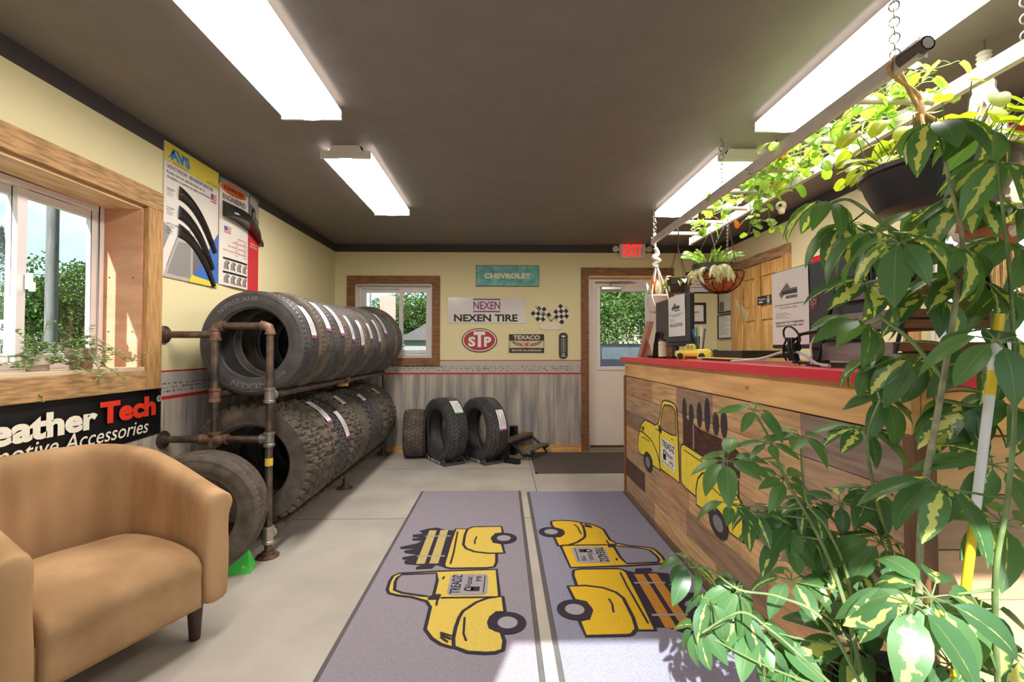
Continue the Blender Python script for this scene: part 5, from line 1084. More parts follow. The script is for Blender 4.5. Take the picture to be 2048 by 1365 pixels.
# ---------------------------------------------------------------- plants
def leaf(mb, p, d, up, L, W, droop=.5, tint=(.5, .5, 0), fold=.18, n=7, shape=.75, heart=0.0, wav=0.0):
    d = d.normalized(); s = d.cross(up); s = s.normalized() if s.length > 1e-4 else d.orthogonal().normalized(); P = []; q = V(p); cur = d.copy()
    for i in range(n + 1):
        t = i / n; w = W * .5 * max(0.0, sin(pi * min(1, (t * (1 - heart) + heart * .28) ** shape if t < 1 else 1))) ** .85
        if i == n: w = 0.0005
        nn = s.cross(cur).normalized(); P.append([q + s * (u * w) + nn * (fold * abs(u) * w + wav * w * sin(t * 9 + u * 2)) for u in (-1, -.5, 0, .5, 1)])
        ang = droop / n; cur = (cur * cos(ang) - nn * sin(ang)).normalized(); q = q + cur * (L / n)
    mb.grid(P, 0, uv=True, col=tint)
def whorl(mf, ms, c, ax, n, L, rnd, tilt=.35, droop=.7, vary=.6, wr=.42, green=None):
    ax = V(ax).normalized(); u = ax.orthogonal().normalized(); q = ax.cross(u); a0 = rnd.uniform(0, 6.28)
    for k in range(n):
        a = a0 + 2 * pi * k / n + rnd.uniform(-.2, .2); rad = u * cos(a) + q * sin(a); tl = tilt + rnd.uniform(-.25, .3)
        d = (rad * cos(tl) - ax * sin(tl)).normalized(); l = L * rnd.uniform(.75, 1.15)
        d0 = (rad * .9 + ax * .25).normalized(); b = c + d0 * l * .22; ms.tube([c, c + d0 * l * .12 + ax * l * .01, b], [.0017, .0013, .0012], 5, 0, False)
        g = green if green is not None else .5
        leaf(mf, b, d, ax, l, l * wr * rnd.uniform(.88, 1.12), droop * rnd.uniform(.5, 1.5), (max(0, min(1, g + rnd.uniform(-.3, .3))), (vary * rnd.uniform(.9, 2.2) if rnd.random() < .4 else vary * rnd.uniform(0, .35)), 0), rnd.uniform(.08, .26))
def catm(pts, k=5):
    cv = [V(q) for q in pts]; P = []
    for i in range(len(cv) - 1):
        a = cv[max(0, i - 1)]; b = cv[i]; c = cv[i + 1]; d = cv[min(len(cv) - 1, i + 2)]
        for j in range(k):
            t = j / k; P.append(.5 * ((2 * b) + (c - a) * t + (2 * a - 5 * b + 4 * c - d) * t * t + (3 * b - a - 3 * c + d) * t ** 3))
    P.append(cv[-1]); return P
STEM = M('green_stem', (92, 112, 62), .5, var=.15, scale=20, c2=(110, 126, 76)); BARK = M('pale_bark', (128, 126, 98), .75, var=.2, scale=30, c2=(146, 140, 112), bump=.4, bscale=60)
LEAFV = leafmat('schefflera_leaf', (62, 96, 70), (102, 142, 78), (214, 214, 120), .85, .38)
SOIL = M('potting_soil', (52, 40, 34), .95, var=.4, scale=60, bump=.8, bscale=60, dist=.01)
def pot(name_, p, r, h, mat, parent, rim=.012, soil=True, taper=.74):
    p = V(p); o = MB().lathe([(r * taper, 0), (r * taper + .002, .004), (r - .012, h - .05), (r + rim * .3, h - .048), (r + rim * .5, h), (r - .006, h), (r - .012, h - .04), (r - .014, h - .06)], p, n=40).build(name_, mat, parent, smooth=True, ang=50)
    if soil: MB().lathe([(0, h - .035), (r * .5, h - .03), (r - .013, h - .036)], p, n=24, caps=False).build('soil', SOIL, parent, smooth=True)
    return o
PB_ = V((.905, .955, 0)); big = thing('schefflera_plant', 'large variegated umbrella plant in a dark floor pot in front of the counter end', 'potted plant', PB_)
pot('plant_pot', PB_, .185, .47, M('dark_brown_pot', (50, 42, 38), .5, var=.12), big)
rn = random.Random(5)
def P3(L_): return [atY(x, y, d) for x, y, d in L_]
base = PB_ + V((0, 0, .44))
STEMS = [
 ([base + V((-.04, 0, 0))] + P3([(1838, 1190, .965), (1846, 1000, .95), (1880, 800, .935), (1912, 600, .93), (1925, 480, .95), (1900, 370, .98), (1890, 320, 1.0)]), .0078, .003),
 ([base + V((-.10, .06, 0))] + P3([(1690, 1210, 1.03), (1640, 1080, 1.06), (1572, 960, 1.10), (1540, 880, 1.11), (1508, 826, 1.12)]), .0058, .0022),
 ([base + V((.06, -.07, 0))] + P3([(1990, 1180, .80), (2015, 1000, .79), (2030, 800, .82), (2020, 560, .87), (1995, 330, .92)]), .005, .0026),
 (P3([(1916, 560, .935), (1850, 500, .96), (1770, 450, 1.0), (1700, 400, 1.02), (1660, 408, 1.03)]), .006, .003),
 ([base + V((-.12, .0, 0))] + P3([(1655, 1250, .98), (1560, 1195, 1.03), (1478, 1180, 1.07), (1420, 1140, 1.09), (1380, 1135, 1.1)]), .0042, .002),
 ([base + V((-.13, -.05, 0))] + P3([(1620, 1330, .93), (1540, 1260, .98), (1480, 1225, 1.0), (1405, 1266, 1.02)]), .0038, .002),
 ([base + V((-.02, .08, 0))] + P3([(1790, 1150, 1.06), (1752, 1000, 1.06), (1735, 880, 1.06), (1760, 800, 1.05)]), .005, .0025),
 (P3([(1888, 760, .935), (1820, 680, .97), (1745, 620, 1.0), (1730, 575, 1.01)]), .005, .003),
 ([base + V((-.12, .08, 0))] + P3([(1700, 1180, 1.04), (1655, 1060, 1.06), (1612, 1000, 1.07), (1601, 880, 1.09)]), .0045, .0022),
]
sb = MB(); sg = MB(); samples = []
for i, (pts, r0, r1) in enumerate(STEMS):
    c = catm(pts, 6); rs = [r0 + (r1 - r0) * k / (len(c) - 1) for k in range(len(c))]; (sb if i == 0 else sg).tube(c, rs, 9); samples += c
WH = [(1655, 410, 90), (1870, 250, 105), (1960, 265, 105), (2000, 330, 115), (1690, 455, 95), (1745, 470, 110), (1840, 430, 95), (1930, 400, 105), (1800, 487, 125), (1905, 500, 120), (2010, 490, 110), (1735, 570, 105), (1725, 650, 95), (1868, 595, 105), (1830, 725, 105), (1994, 684, 140), (2025, 590, 110),
 (1936, 818, 110), (1761, 798, 80), (1723, 862, 80), (1745, 986, 85), (1876, 977, 125), (2005, 1048, 120), (1916, 850, 90), (1761, 1088, 105), (1818, 1208, 135), (2005, 809, 110), (1960, 1220, 125), (1783, 1345, 80), (1863, 1195, 135),
 (1508, 822, 62), (1601, 875, 66), (1539, 888, 58), (1455, 924, 76), (1566, 958, 62), (1513, 1026, 64), (1606, 1021, 66), (1584, 1052, 78), (1375, 1132, 70), (1561, 1070, 74), (1473, 1177, 78), (1584, 1163, 90), (1655, 1070, 74), (1402, 1262, 84), (1486, 1221, 84), (1508, 1252, 84), (1597, 1314, 96), (1672, 1159, 84), (1655, 1112, 62), (1610, 1008, 66), (1681, 1008, 70), (1548, 1283, 84), (1641, 1314, 88), (1700, 1290, 100), (1730, 1220, 95), (1950, 720, 110), (1940, 560, 110), (1985, 930, 120), (1900, 1330, 120), (2020, 1300, 120), (1700, 1120, 80), (2035, 420, 110), (1740, 730, 85), (1460, 1010, 60), (1420, 1200, 70)]
mf = MB(); mf.keep = True
for (px, py, ln) in WH:
    d = max(.80, min(1.12, .118 * FPX / ln))
    if px < 1650: d = max(1.0, d)
    if 1650 <= px < 1790: d = max(.92, d)
    if px > 1850: d = min(1.0, d)
    c = atY(px, py, d); L_ = ln * d / FPX * 1.02
    best = min(samples, key=lambda s: (s - c).length + (.35 if s.z > c.z + .02 else 0))
    if (best - c).length > .012:
        md = (best + c) / 2 + V((0, 0, -.18 * (best - c).length + .02)); sg.tube(bez(best, md, c, 7), [.0028 - .0010 * k / 7 for k in range(8)], 6)
    out_ = c - best; ax = V((out_.x * 1.5 + rn.uniform(-.3, .3), out_.y * 1.0 - .45 + rn.uniform(-.25, .25), .9))
    young = px < 1640 and py < 1000
    whorl(mf, sg, c, ax, rn.choice((7, 8, 8, 9)) if ln > 70 else rn.choice((6, 7)), L_, rn, .05 if young else rn.uniform(.2, .75), .5 if young else .8, .12 if young else (.4 if px < 1650 else .75), .42, .85 if young else (.45 if py > 500 else .75))
mf.build('foliage', LEAFV, big, smooth=True, ang=180); sg.build('branches', STEM, big, smooth=True); sb.build('trunk', BARK, big, smooth=True)
s0, s1 = atY(1912, 1335, .90), atY(2000, 628, .86); stk = MB(); dd = s1 - s0; s0 = s0 - dd * .12
cols = [0, 1, 0, 1, 0]; cuts = [0, .36, .56, .80, 1.0][:5]
for k, (a, b, mi) in enumerate(((0, .50, 0), (.50, .80, 1), (.80, .86, 0), (.86, .94, 1), (.94, 1, 0))): stk.tube([s0 + dd * 1.12 * a, s0 + dd * 1.12 * b], .008, 10, mi)
stk.build('support_stake', [M('yellow_stake', (226, 192, 40), .45), M('white_stake', (216, 212, 214), .45)], big, smooth=True)

# ---------------------------------------------------------------- hanging ladder and its chains
LX0, LX1, LZ, LY0, LY1 = 1.318, 1.655, 2.172, 1.40, 3.99
LAD = M('ladder_white', (206, 196, 190), .4, var=.06, scale=12)
ld = thing('hanging_ladder', 'white painted ladder hung flat below the ceiling on chains', 'ladder', ((LX0 + LX1) / 2, 2.7, LZ))
for x, yN in ((LX0, LY0), (LX1, 1.26)):
    m = MB(); m.grid([[(x - .012, y, LZ - .03), (x + .012, y, LZ - .03), (x + .012, y, LZ + .03), (x - .012, y, LZ + .03)] for y in (yN, LY1)], cv=True); m.add([(x - .012, LY1, LZ - .03), (x + .012, LY1, LZ - .03), (x + .012, LY1, LZ + .03), (x - .012, LY1, LZ + .03)], [(0, 1, 2, 3)]).add([(x - .012, yN, LZ - .03), (x + .012, yN, LZ - .03), (x + .012, yN, LZ + .03), (x - .012, yN, LZ + .03)], [(3, 2, 1, 0)])
    ra = m.build('rail', LAD, ld, bevel=.004)
    MB().tube([(x, yN - .02, LZ), (x, yN + .07, LZ)], [.023, .027], 16, 0, False).tube([(x, yN + .03, LZ), (x, yN - .02, LZ)], [.014, .018], 16, 0, True).build('rubber_foot', M('ladder_foot', (92, 82, 78), .6), ra, smooth=True)
for k in range(7): y = 3.72 - .335 * k; MB().tube([(LX0, y, LZ), (LX1, y, LZ)], .014, 12).build('rung', LAD, ld, smooth=True)
def chain(p0, p1, n, mat, parent, r=.0026, name='chain', w=.011):
    p0, p1 = V(p0), V(p1); d = (p1 - p0); l = d.length / n; d.normalize(); u = d.orthogonal().normalized(); q = d.cross(u); m = MB()
    for k in range(n):
        c = p0 + d * (l * (k + .5)); a, b = (u, q) if k % 2 else (q, u); m.tube([c + d * (l * .62 * cos(t)) + a * (w * sin(t)) for t in [2 * pi * i / 12 for i in range(12)]], r, 5, 0, False, True)
    return m.build(name, mat, parent, smooth=True)
CHN = M('steel_chain', (170, 162, 158), .3, .9, var=.1)
for x, y in ((LX0, 2.72), (LX0, 3.94), (LX1, 2.72), (LX1, 3.94), (LX0, 1.50), (LX1, 1.40)):
    co = chain((x, y, H - .045), (x, y, LZ + .028), 9, CHN, ld, .0026, 'chain', .014)
    MB().tube([(x, y, H), (x, y, H - .015), (x + .014, y, H - .025), (x + .014, y, H - .042), (x, y, H - .05), (x - .012, y, H - .042)], .0035, 6).build('hook', CHN, co, smooth=True)
# ---------------------------------------------------------------- pothos trailing through the ladder
POTH = leafmat('pothos_leaf', (112, 156, 66), (164, 192, 84), (226, 230, 180), .55, .45); PALE = leafmat('pale_leaf', (176, 180, 146), (212, 210, 180), (238, 234, 216), 1.5, .3); YEL = leafmat('lime_leaf', (150, 176, 44), (196, 206, 70), (222, 220, 120), .5, .5); SMALL = leafmat('small_leaf', (84, 122, 66), (132, 158, 92), (228, 232, 206), .9, .35); CACT = leafmat('cactus_pad', (92, 132, 54), (150, 178, 76), (170, 186, 90), .3, .25); ORNG = leafmat('dry_leaf', (186, 88, 36), (214, 120, 56), (226, 150, 90), .3, .35)
hp_ = thing('pothos_plant', 'variegated pothos vines trailing along the hanging ladder', 'plant', (1.5, 1.65, LZ)); rp_ = random.Random(21); pl = MB(); pl.keep = True; pv = MB(); po = MB(); po.keep = True
def vine(pts, n, L, mf, mv, rnd, r=.0022, t=(.5, .6), W=.78, hang=.4, dry=None):
    c = catm(pts, 6); mv.tube(c, r, 6)
    for k in range(n):
        i = rnd.randrange(len(c) - 1); b = c[i]; a = rnd.uniform(0, 6.28); d = V((cos(a), sin(a), rnd.uniform(-.2, .9))).normalized(); e = b + d * L * rnd.uniform(.35, .8)
        mv.tube(bez(b, b + d * L * .3 + V((0, 0, .012)), e, 4), r * .6, 5, 0, False)
        ld_ = V((cos(a) * .8 + rnd.uniform(-.4, .4), sin(a) * .8 + rnd.uniform(-.4, .4), -hang + rnd.uniform(-.5, .5))); l = L * rnd.uniform(.7, 1.2)
        tgt = dry if dry is not None and rnd.random() < .02 else mf
        leaf(tgt, e, ld_, V((rnd.uniform(-.5, .5), rnd.uniform(-.7, .1), .8)), l, l * W, rnd.uniform(.2, .9), (rnd.random(), t[1] * rnd.uniform(.2, 1.5), 0), .15, 7, .62, .45)
for k in range(9):
    y = rp_.uniform(1.5, 1.7); pts = []
    for j in range(9):
        pts.append((rp_.uniform(LX0 + .02, LX1 - .02), y, LZ + rp_.uniform(.0, .05))); y += rp_.uniform(.12, .26)
    vine(pts, 24, .062, pl, pv, rp_, dry=po)
def hangv(px, py, X, drop, n=8, L=.062):
    p = atX(px, py, X); p.z = LZ + .02; s = rp_.uniform(-.06, .06); vine([p, p + V((s * .3, .0, -.06)), p + V((s, -.03, -drop * .55)), p + V((s * 1.4, -.02, -drop)), p + V((s * 1.4 + .05, .02, -drop * .9))], n, L, pl, pv, rp_, dry=po)
for a in ((1490, 400, 1.5, .20, 9), (1500, 395, 1.52, .26, 10), (1515, 400, 1.55, .24, 9), (1440, 430, 1.42, .13, 8), (1420, 445, 1.42, .16, 8), (1395, 450, 1.40, .10, 7), (1545, 345, 1.5, .12, 8), (1590, 330, 1.48, .16, 9), (1600, 290, 1.42, .10, 8), (1660, 260, 1.42, .10, 9), (1520, 370, 1.5, .14, 8), (1640, 300, 1.5, .12, 7)): hangv(*a)
pl.build('foliage', POTH, hp_, smooth=True, ang=180); pv.build('vines', M('vine_stem', (122, 146, 78), .5), hp_, smooth=True); po.build('dry_leaves', ORNG, hp_, smooth=True, ang=180)
# ---------------------------------------------------------------- hanging baskets
ROPE = M('jute_rope', (196, 158, 108), .9, var=.15, scale=60, bump=.6, bscale=200); WROPE = M('white_cord_rope', (232, 226, 216), .85, var=.06, scale=60, bump=.5, bscale=200); WIRE = M('dark_wire', (48, 40, 36), .45, .6)
# coir basket
cb = V((atX(1445, 560, 1.53).x, atX(1445, 560, 1.53).y, 0)); cb = V((1.53, 920 * 1.53 / 440 - .02, 1.755)); R = .142
t = thing('hanging_basket', 'coir lined wire basket of pale drooping leaves on chains', 'hanging basket', cb)
bp_ = [(R * sin(a), -R * 1.0 * cos(a) * .98) for a in [pi / 2 * k / 8 for k in range(9)]]
MB().lathe(bp_ + [(R - .006, 0)] + [(x * .94, z * .92) for x, z in reversed(bp_)], cb, n=36, caps=False).build('coir_liner', M('coir', (170, 102, 56), .9, var=.2, scale=50, c2=(190, 122, 72), bump=.8, bscale=90, dist=.006), t, smooth=True)
m = MB()
for k in range(10): a = 2 * pi * k / 10; m.tube([cb + V(((x + .004) * cos(a), (x + .004) * sin(a), z - .002)) for x, z in bp_], .0028, 6)
for rr_, zz in ((R + .005, 0), (R * .95, -.05), (R * .38, -.135)): m.tube([cb + V((rr_ * cos(a), rr_ * sin(a), zz)) for a in [2 * pi * k / 36 for k in range(36)]], .0032, 6, 0, False, True)
m.build('wire_frame', WIRE, t, smooth=True)
MB().lathe([(0, -.02), (R * .95, -.02)], cb, n=24, caps=False).build('soil', SOIL, t)
rb = random.Random(8); m = MB(); m.keep = True; ms = MB()
for k in range(17):
    a = rb.uniform(2.6, 4.6) if k < 14 else rb.uniform(0, 6.28); r0 = R * rb.uniform(.3, .95); b = cb + V((r0 * cos(a), r0 * sin(a), 0)); d = V((cos(a), sin(a), rb.uniform(.1, .9))); tip = b + d.normalized() * .05 + V((0, 0, .01)); ms.tube(bez(b, b + V((0, 0, .05)), tip, 5), .0022, 5)
    for j in range(4): leaf(m, tip + V((rb.uniform(-.01, .01), rb.uniform(-.01, .01), 0)), V((cos(a) * .6 + rb.uniform(-.5, .5), sin(a) * .6 + rb.uniform(-.5, .5), -.7)), V((cos(a), sin(a), .6)), rb.uniform(.08, .13), rb.uniform(.024, .034), .7, (rb.random(), rb.uniform(.3, 1), 0), .25, 6)
for k in range(5): b = cb + V((.05 + .02 * k, -.1, -.04)); leaf(m, b + V((0, 0, -.15 - .02 * k)), V((rb.uniform(-.4, .4), -.2, -1)), V((0, -1, .2)), .10, .02, .2, (.3, .3, 0))
ms.tube(catm([cb + V((.03, -.13, .02)), cb + V((.05, -.17, -.08)), cb + V((.08, -.14, -.2))]), .002, 5)
m.build('foliage', PALE, t, smooth=True, ang=180); ms.build('stems', STEM, t, smooth=True)
for a in (.3, 2.4, 4.5): chain(cb + V(((R + .004) * cos(a), (R + .004) * sin(a), .0)), (LX1 - .05, cb.y + .05, LZ - .02), 26, M('dark_chain', (88, 78, 72), .4, .8), t, .0016, w=.005)
# brown hanging pot with an S hook
def hpot(label, p, r, h, mat, topz, hookx, cords, cm):
    t = thing('hanging_pot', label, 'hanging pot', p); pot('pot', p, r, h, mat, t, taper=.78)
    top = V((hookx, p.y, topz)); m = MB()
    for k in range(cords): a = 2 * pi * k / cords + .5; m.tube([p + V((r * cos(a), r * sin(a), h - .005)), top], .0026, 6)
    m.build('hanger_cord', cm, t, smooth=True); return t, top
p = V((1.375, 3.53, 1.66)); t, top = hpot('brown plastic pot with dry leaves hung by a black hook from the ladder', p, .088, .11, M('brown_pot', (66, 50, 44), .45, var=.08), 2.02, 1.36, 3, WIRE)
MB().tube([(1.36, 3.53, 2.0), (1.365, 3.525, 2.08), (1.362, 3.52, 2.13), (1.36, 3.535, 2.18), (1.35, 3.555, 2.193), (1.345, 3.57, 2.17)], .005, 8).build('hook', BLACK, t, smooth=True)
m = MB(); m.keep = True; mo = MB(); mo.keep = True; mg = MB(); mg.keep = True
for k in range(16): a = rb.uniform(0, 6.28); b = p + V((.05 * cos(a), .05 * sin(a), .09)); d = V((cos(a), sin(a), rb.uniform(.1, 1.2))); leaf((m, mo, mg)[k % 3], b, d, V((0, -.4, 1)), rb.uniform(.07, .13), rb.uniform(.03, .05), rb.uniform(.6, 1.8), (rb.random(), .6, 0), .2)
m.build('pale_leaves', PALE, t, smooth=True, ang=180); mo.build('dry_leaves', ORNG, t, smooth=True, ang=180); mg.build('green_leaves', CACT, t, smooth=True, ang=180)
# white pot in a macrame hanger at the ladder's end
p = V((1.345, 3.97, 1.55)); t = thing('hanging_pot', 'ribbed white pot in a knotted white rope hanger at the ladder end', 'hanging pot', p)
m = MB(); P = []
for r0, z in ((.062, 0), (.066, .004), (.086, .13), (.090, .132), (.090, .145), (.080, .145), (.078, .12)): P.append([p + V(((r0 + .0015 * cos(a * 14)) * cos(a), (r0 + .0015 * cos(a * 14)) * sin(a), z)) for a in [2 * pi * k / 84 for k in range(84)]])
m.grid(P, cv=True); m.add(P[0], [tuple(range(84))]); m.build('pot', M('white_ceramic', (226, 224, 222), .3), t, smooth=True, ang=60); MB().lathe([(0, .122), (.079, .12)], p, n=24, caps=False).build('soil', SOIL, t)
m = MB(); kn = V((1.33, 3.95, 1.985))
for k in range(4):
    a = pi / 4 + k * pi / 2; e = p + V((.094 * cos(a), .094 * sin(a), .14)); m.tube(catm([(1.322, 3.94, 2.17), kn, kn + (e - kn) * .3 + V((.005, 0, -.02)), e, p + V((.075 * cos(a + .4), .075 * sin(a + .4), .02)), p + V((0, 0, -.015))]), [.007] * 18 + [.0045] * 8, 7)
m.tube(catm([(1.318, 3.93, 2.10), (1.345, 3.94, 2.05), (1.30, 3.93, 2.02), (1.35, 3.92, 1.99), (1.31, 3.95, 1.96), (1.345, 3.94, 1.94)]), .017, 9); m.tube([(1.315, 3.94, 2.23), (1.315, 3.94, 2.12)], .014, 8); m.build('macrame_cord', WROPE, t, smooth=True)
m = MB(); m.keep = True; mg = MB(); mg.keep = True; mo = MB(); mo.keep = True
for k in range(22): a = rb.uniform(0, 6.28); b = p + V((.05 * cos(a), .05 * sin(a), .13)); d = V((cos(a) * .7, sin(a) * .7, rb.uniform(.5, 1.8))); leaf((m, mg, mo)[k % 3], b, d, V((cos(a), sin(a), .6)), rb.uniform(.08, .2), rb.uniform(.03, .055), rb.uniform(.3, 1.4), (rb.random(), .8, 0), .15)
m.build('pale_leaves', PALE, t, smooth=True, ang=180); mg.build('green_leaves', SMALL, t, smooth=True, ang=180); mo.build('red_leaves', ORNG, t, smooth=True, ang=180)
# holiday cactus in a dark pot behind the coir basket
p = V((1.63, 3.56, 1.785)); t, top = hpot('dark pot of holiday cactus hanging above the coir basket', p, .135, .10, M('dark_pot', (56, 46, 44), .45), 2.16, 1.63, 3, WIRE)
m = MB(); m.keep = True
for k in range(60):
    a = rb.uniform(0, 6.28); q = p + V((.07 * cos(a), .07 * sin(a), .07)); d = V((cos(a) * rb.uniform(.2, 1.0), sin(a) * rb.uniform(.2, .9), 1.5)).normalized()
    for s in range(rb.choice((3, 4, 5))): leaf(m, q, d, V((rb.uniform(-1, 1), -1, .3)), .045, .020, .1, (rb.random() * (.4 + .2 * s), .2, 0), .05, 4, .6); q = q + d * .042; d = (d + V((cos(a) * .2, sin(a) * .2, -.24))).normalized()
m.build('foliage', CACT, t, smooth=True, ang=180)
# big black planter with lime leaves on jute rope
p = V((1.495, 1.55, 1.70)); R = .205
t = thing('hanging_planter', 'wide black hanging planter of lime green leaves on a jute rope', 'hanging planter', p)
MB().lathe([(.10, 0), (.16, .01), (R - .01, .09), (R, .125), (R + .012, .13), (R + .012, .145), (R - .008, .145), (R - .02, .10)], p, n=44).build('bowl', M('planter_black', (38, 36, 42), .4, var=.08), t, smooth=True, ang=50); MB().lathe([(0, .12), (R - .014, .118)], p, n=24, caps=False).build('soil', SOIL, t)
kn = V((1.42, 1.52, 2.03)); m = MB()
for k in range(4): a = pi / 4 + k * pi / 2; e = p + V((R * cos(a), R * sin(a), .14)); m.tube([kn, kn + (e - kn) * .5 + V((0, 0, -.02)), e], .0055, 8)
for s in (-1, 1): m.tube(catm([kn, kn + V((-.012 * s - .02, .0, .06)), (LX0 + .018 * s, 1.50, LZ - .02), (LX0 + .0, 1.50, LZ + .036)]), .0065, 8)
m.tube([kn + V((0, 0, z)) for z in (-.03, -.01, .01, .035)], [.010, .014, .013, .009], 10); m.build('jute_rope', ROPE, t, smooth=True)
m = MB(); m.keep = True; ms = MB()
for k in range(90):
    a = rb.uniform(0, 6.28); r0 = R * rb.uniform(.1, .9); b = p + V((r0 * cos(a), r0 * sin(a), .12)); e = b + V((cos(a) * rb.uniform(.02, .14), sin(a) * rb.uniform(.02, .12), rb.uniform(.04, .20))); ms.tube(bez(b, (b + e) / 2 + V((0, 0, .03)), e, 4), .0018, 5)
    l = rb.uniform(.05, .09); leaf(m, e, V((cos(a) + rb.uniform(-.5, .5), sin(a) + rb.uniform(-.5, .5), rb.uniform(-.8, .3))), V((rb.uniform(-.4, .4), -.4, .9)), l, l * .7, rb.uniform(.2, .8), (rb.random(), rb.uniform(.2, 1), 0), .12, 7, .65, .35)
m.build('foliage', YEL, t, smooth=True, ang=180); ms.build('stems', STEM, t, smooth=True)
# thick white macrame hanger coming down from the ladder's near end
q0 = V((1.97, 1.82, 2.44)); t = thing('macrame_hanger', 'thick white macrame plant hanger behind the wide black planter', 'macrame hanger', q0); p = V((1.95, 1.80, 1.62))
m = MB()
for k in range(3):
    a = .6 + k * 2 * pi / 3; e = p + V((.11 * cos(a), .11 * sin(a), .12)); c = catm([q0, q0 + V((.01 * cos(a), .01 * sin(a), -.12)), q0 + (e - q0) * .6, e, p + V((0, 0, -.02))], 10)
    m.tube(c, [.019 + .006 * (i % 2) for i in range(len(c))], 8)
m.build('macrame_cord', WROPE, t, smooth=True); pot('pot', p, .105, .125, M('terracotta', (170, 104, 74), .8, var=.1), t)
MB().tube([q0 + V((0, 0, -.01)), V((q0.x, q0.y, H))], .004, 8).build('hook', CHN, t)
m = MB(); m.keep = True
for k in range(26): a = rb.uniform(0, 6.28); b = p + V((.05 * cos(a), .05 * sin(a), .11)); leaf(m, b + V((0, 0, .03)), V((cos(a), sin(a), rb.uniform(-.2, .8))), V((0, -.2, 1)), rb.uniform(.08, .14), .05, 1.2, (rb.random(), .5, 0), .15)
m.build('foliage', POTH, t, smooth=True, ang=180)
# straw tassel hanging in the window behind the plants, and the red board above it
p = V((2.44, 2.20, 1.86)); t = thing('straw_tassel', 'brown topped straw tassel hanging in the window behind the big plant', 'straw tassel', p); STRAW = M('straw', (206, 172, 118), .8, var=.15, scale=40); m = MB()
for k in range(70): a = rb.uniform(0, 6.28); r0 = rb.uniform(.01, .05); m.tube([p + V((r0 * cos(a), r0 * sin(a), .0)), p + V((r0 * 1.4 * cos(a), r0 * 1.4 * sin(a), -.15)), p + V((r0 * 1.9 * cos(a) + rb.uniform(-.01, .01), r0 * 1.9 * sin(a), -.36 + rb.uniform(-.04, .06)))], .003, 5)
m.build('strands', STRAW, t, smooth=True); MB().lathe([(.012, .11), (.03, .10), (.066, .05), (.068, .0), (.055, -.01)], p, n=28).build('woven_top', M('brown_weave', (136, 84, 56), .85, var=.25, scale=60, bump=.6, bscale=120), t, smooth=True); MB().tube([p + V((0, 0, .11)), V((p.x, p.y, H))], .0018, 5).build('cord', ROPE, t)
t = thing('wall_sign', 'red board with pale marks high on the wall above the straw tassel', 'sign', (XR, 2.1, 2.33)); MB().box(XR - .012, XR - .0005, 1.84, 2.36, 2.31, 2.385).build('plate', RED, t, bevel=.002); f = frame((XR - .0125, 2.1, 2.345), (0, -1, 0), (0, 0, 1)); m = MB(); [m.poly([(-.2 + .09 * k, -.02), (-.15 + .09 * k, -.022), (-.13 + .09 * k, .02), (-.18 + .09 * k, .016)], f, .0008) for k in range(5)]; m.build('pale_marks', CREAM, t)
# little skull ornament on a thread
p = V((1.60, 2.64, 2.07)); p = atX(1562, 412, 1.60); t = thing('skull_ornament', 'small bone white skull ornament dangling from the ladder', 'ornament', p); BONE = M('bone', (222, 210, 186), .5, var=.06)
m = MB(); P = []
for i in range(13):
    th_ = pi * i / 12; P.append([p + V((.026 * sin(th_) * cos(a), .030 * sin(th_) * sin(a) * 1.0, .028 * cos(th_) - (.006 if sin(a) < -.2 and th_ > 1.7 else 0))) for a in [2 * pi * k / 20 for k in range(20)]])
m.grid(P, cv=True); m.build('cranium', BONE, t, smooth=True, ang=180)
MB().lathe([(.012, -.05), (.016, -.045), (.018, -.024), (.010, -.012)], p + V((-.004, -.012, 0)), n=16).build('jaw', BONE, t, smooth=True)
m = MB(); d = (E0 - p).normalized()
for s in (-1, 1): c = p + V((.011 * s - .008, -.0245, -.004)); m.lathe([(0, .004), (.006, .003), (.0085, 0), (.006, -.004)], c, (-.3 + .3 * s, -1, 0), 12)
m.build('eye_sockets', BLACK, t, smooth=True); MB().tube([p + V((0, 0, .026)), (LX1 - .05, p.y, LZ)], .0012, 5).build('thread', WIRE, t)
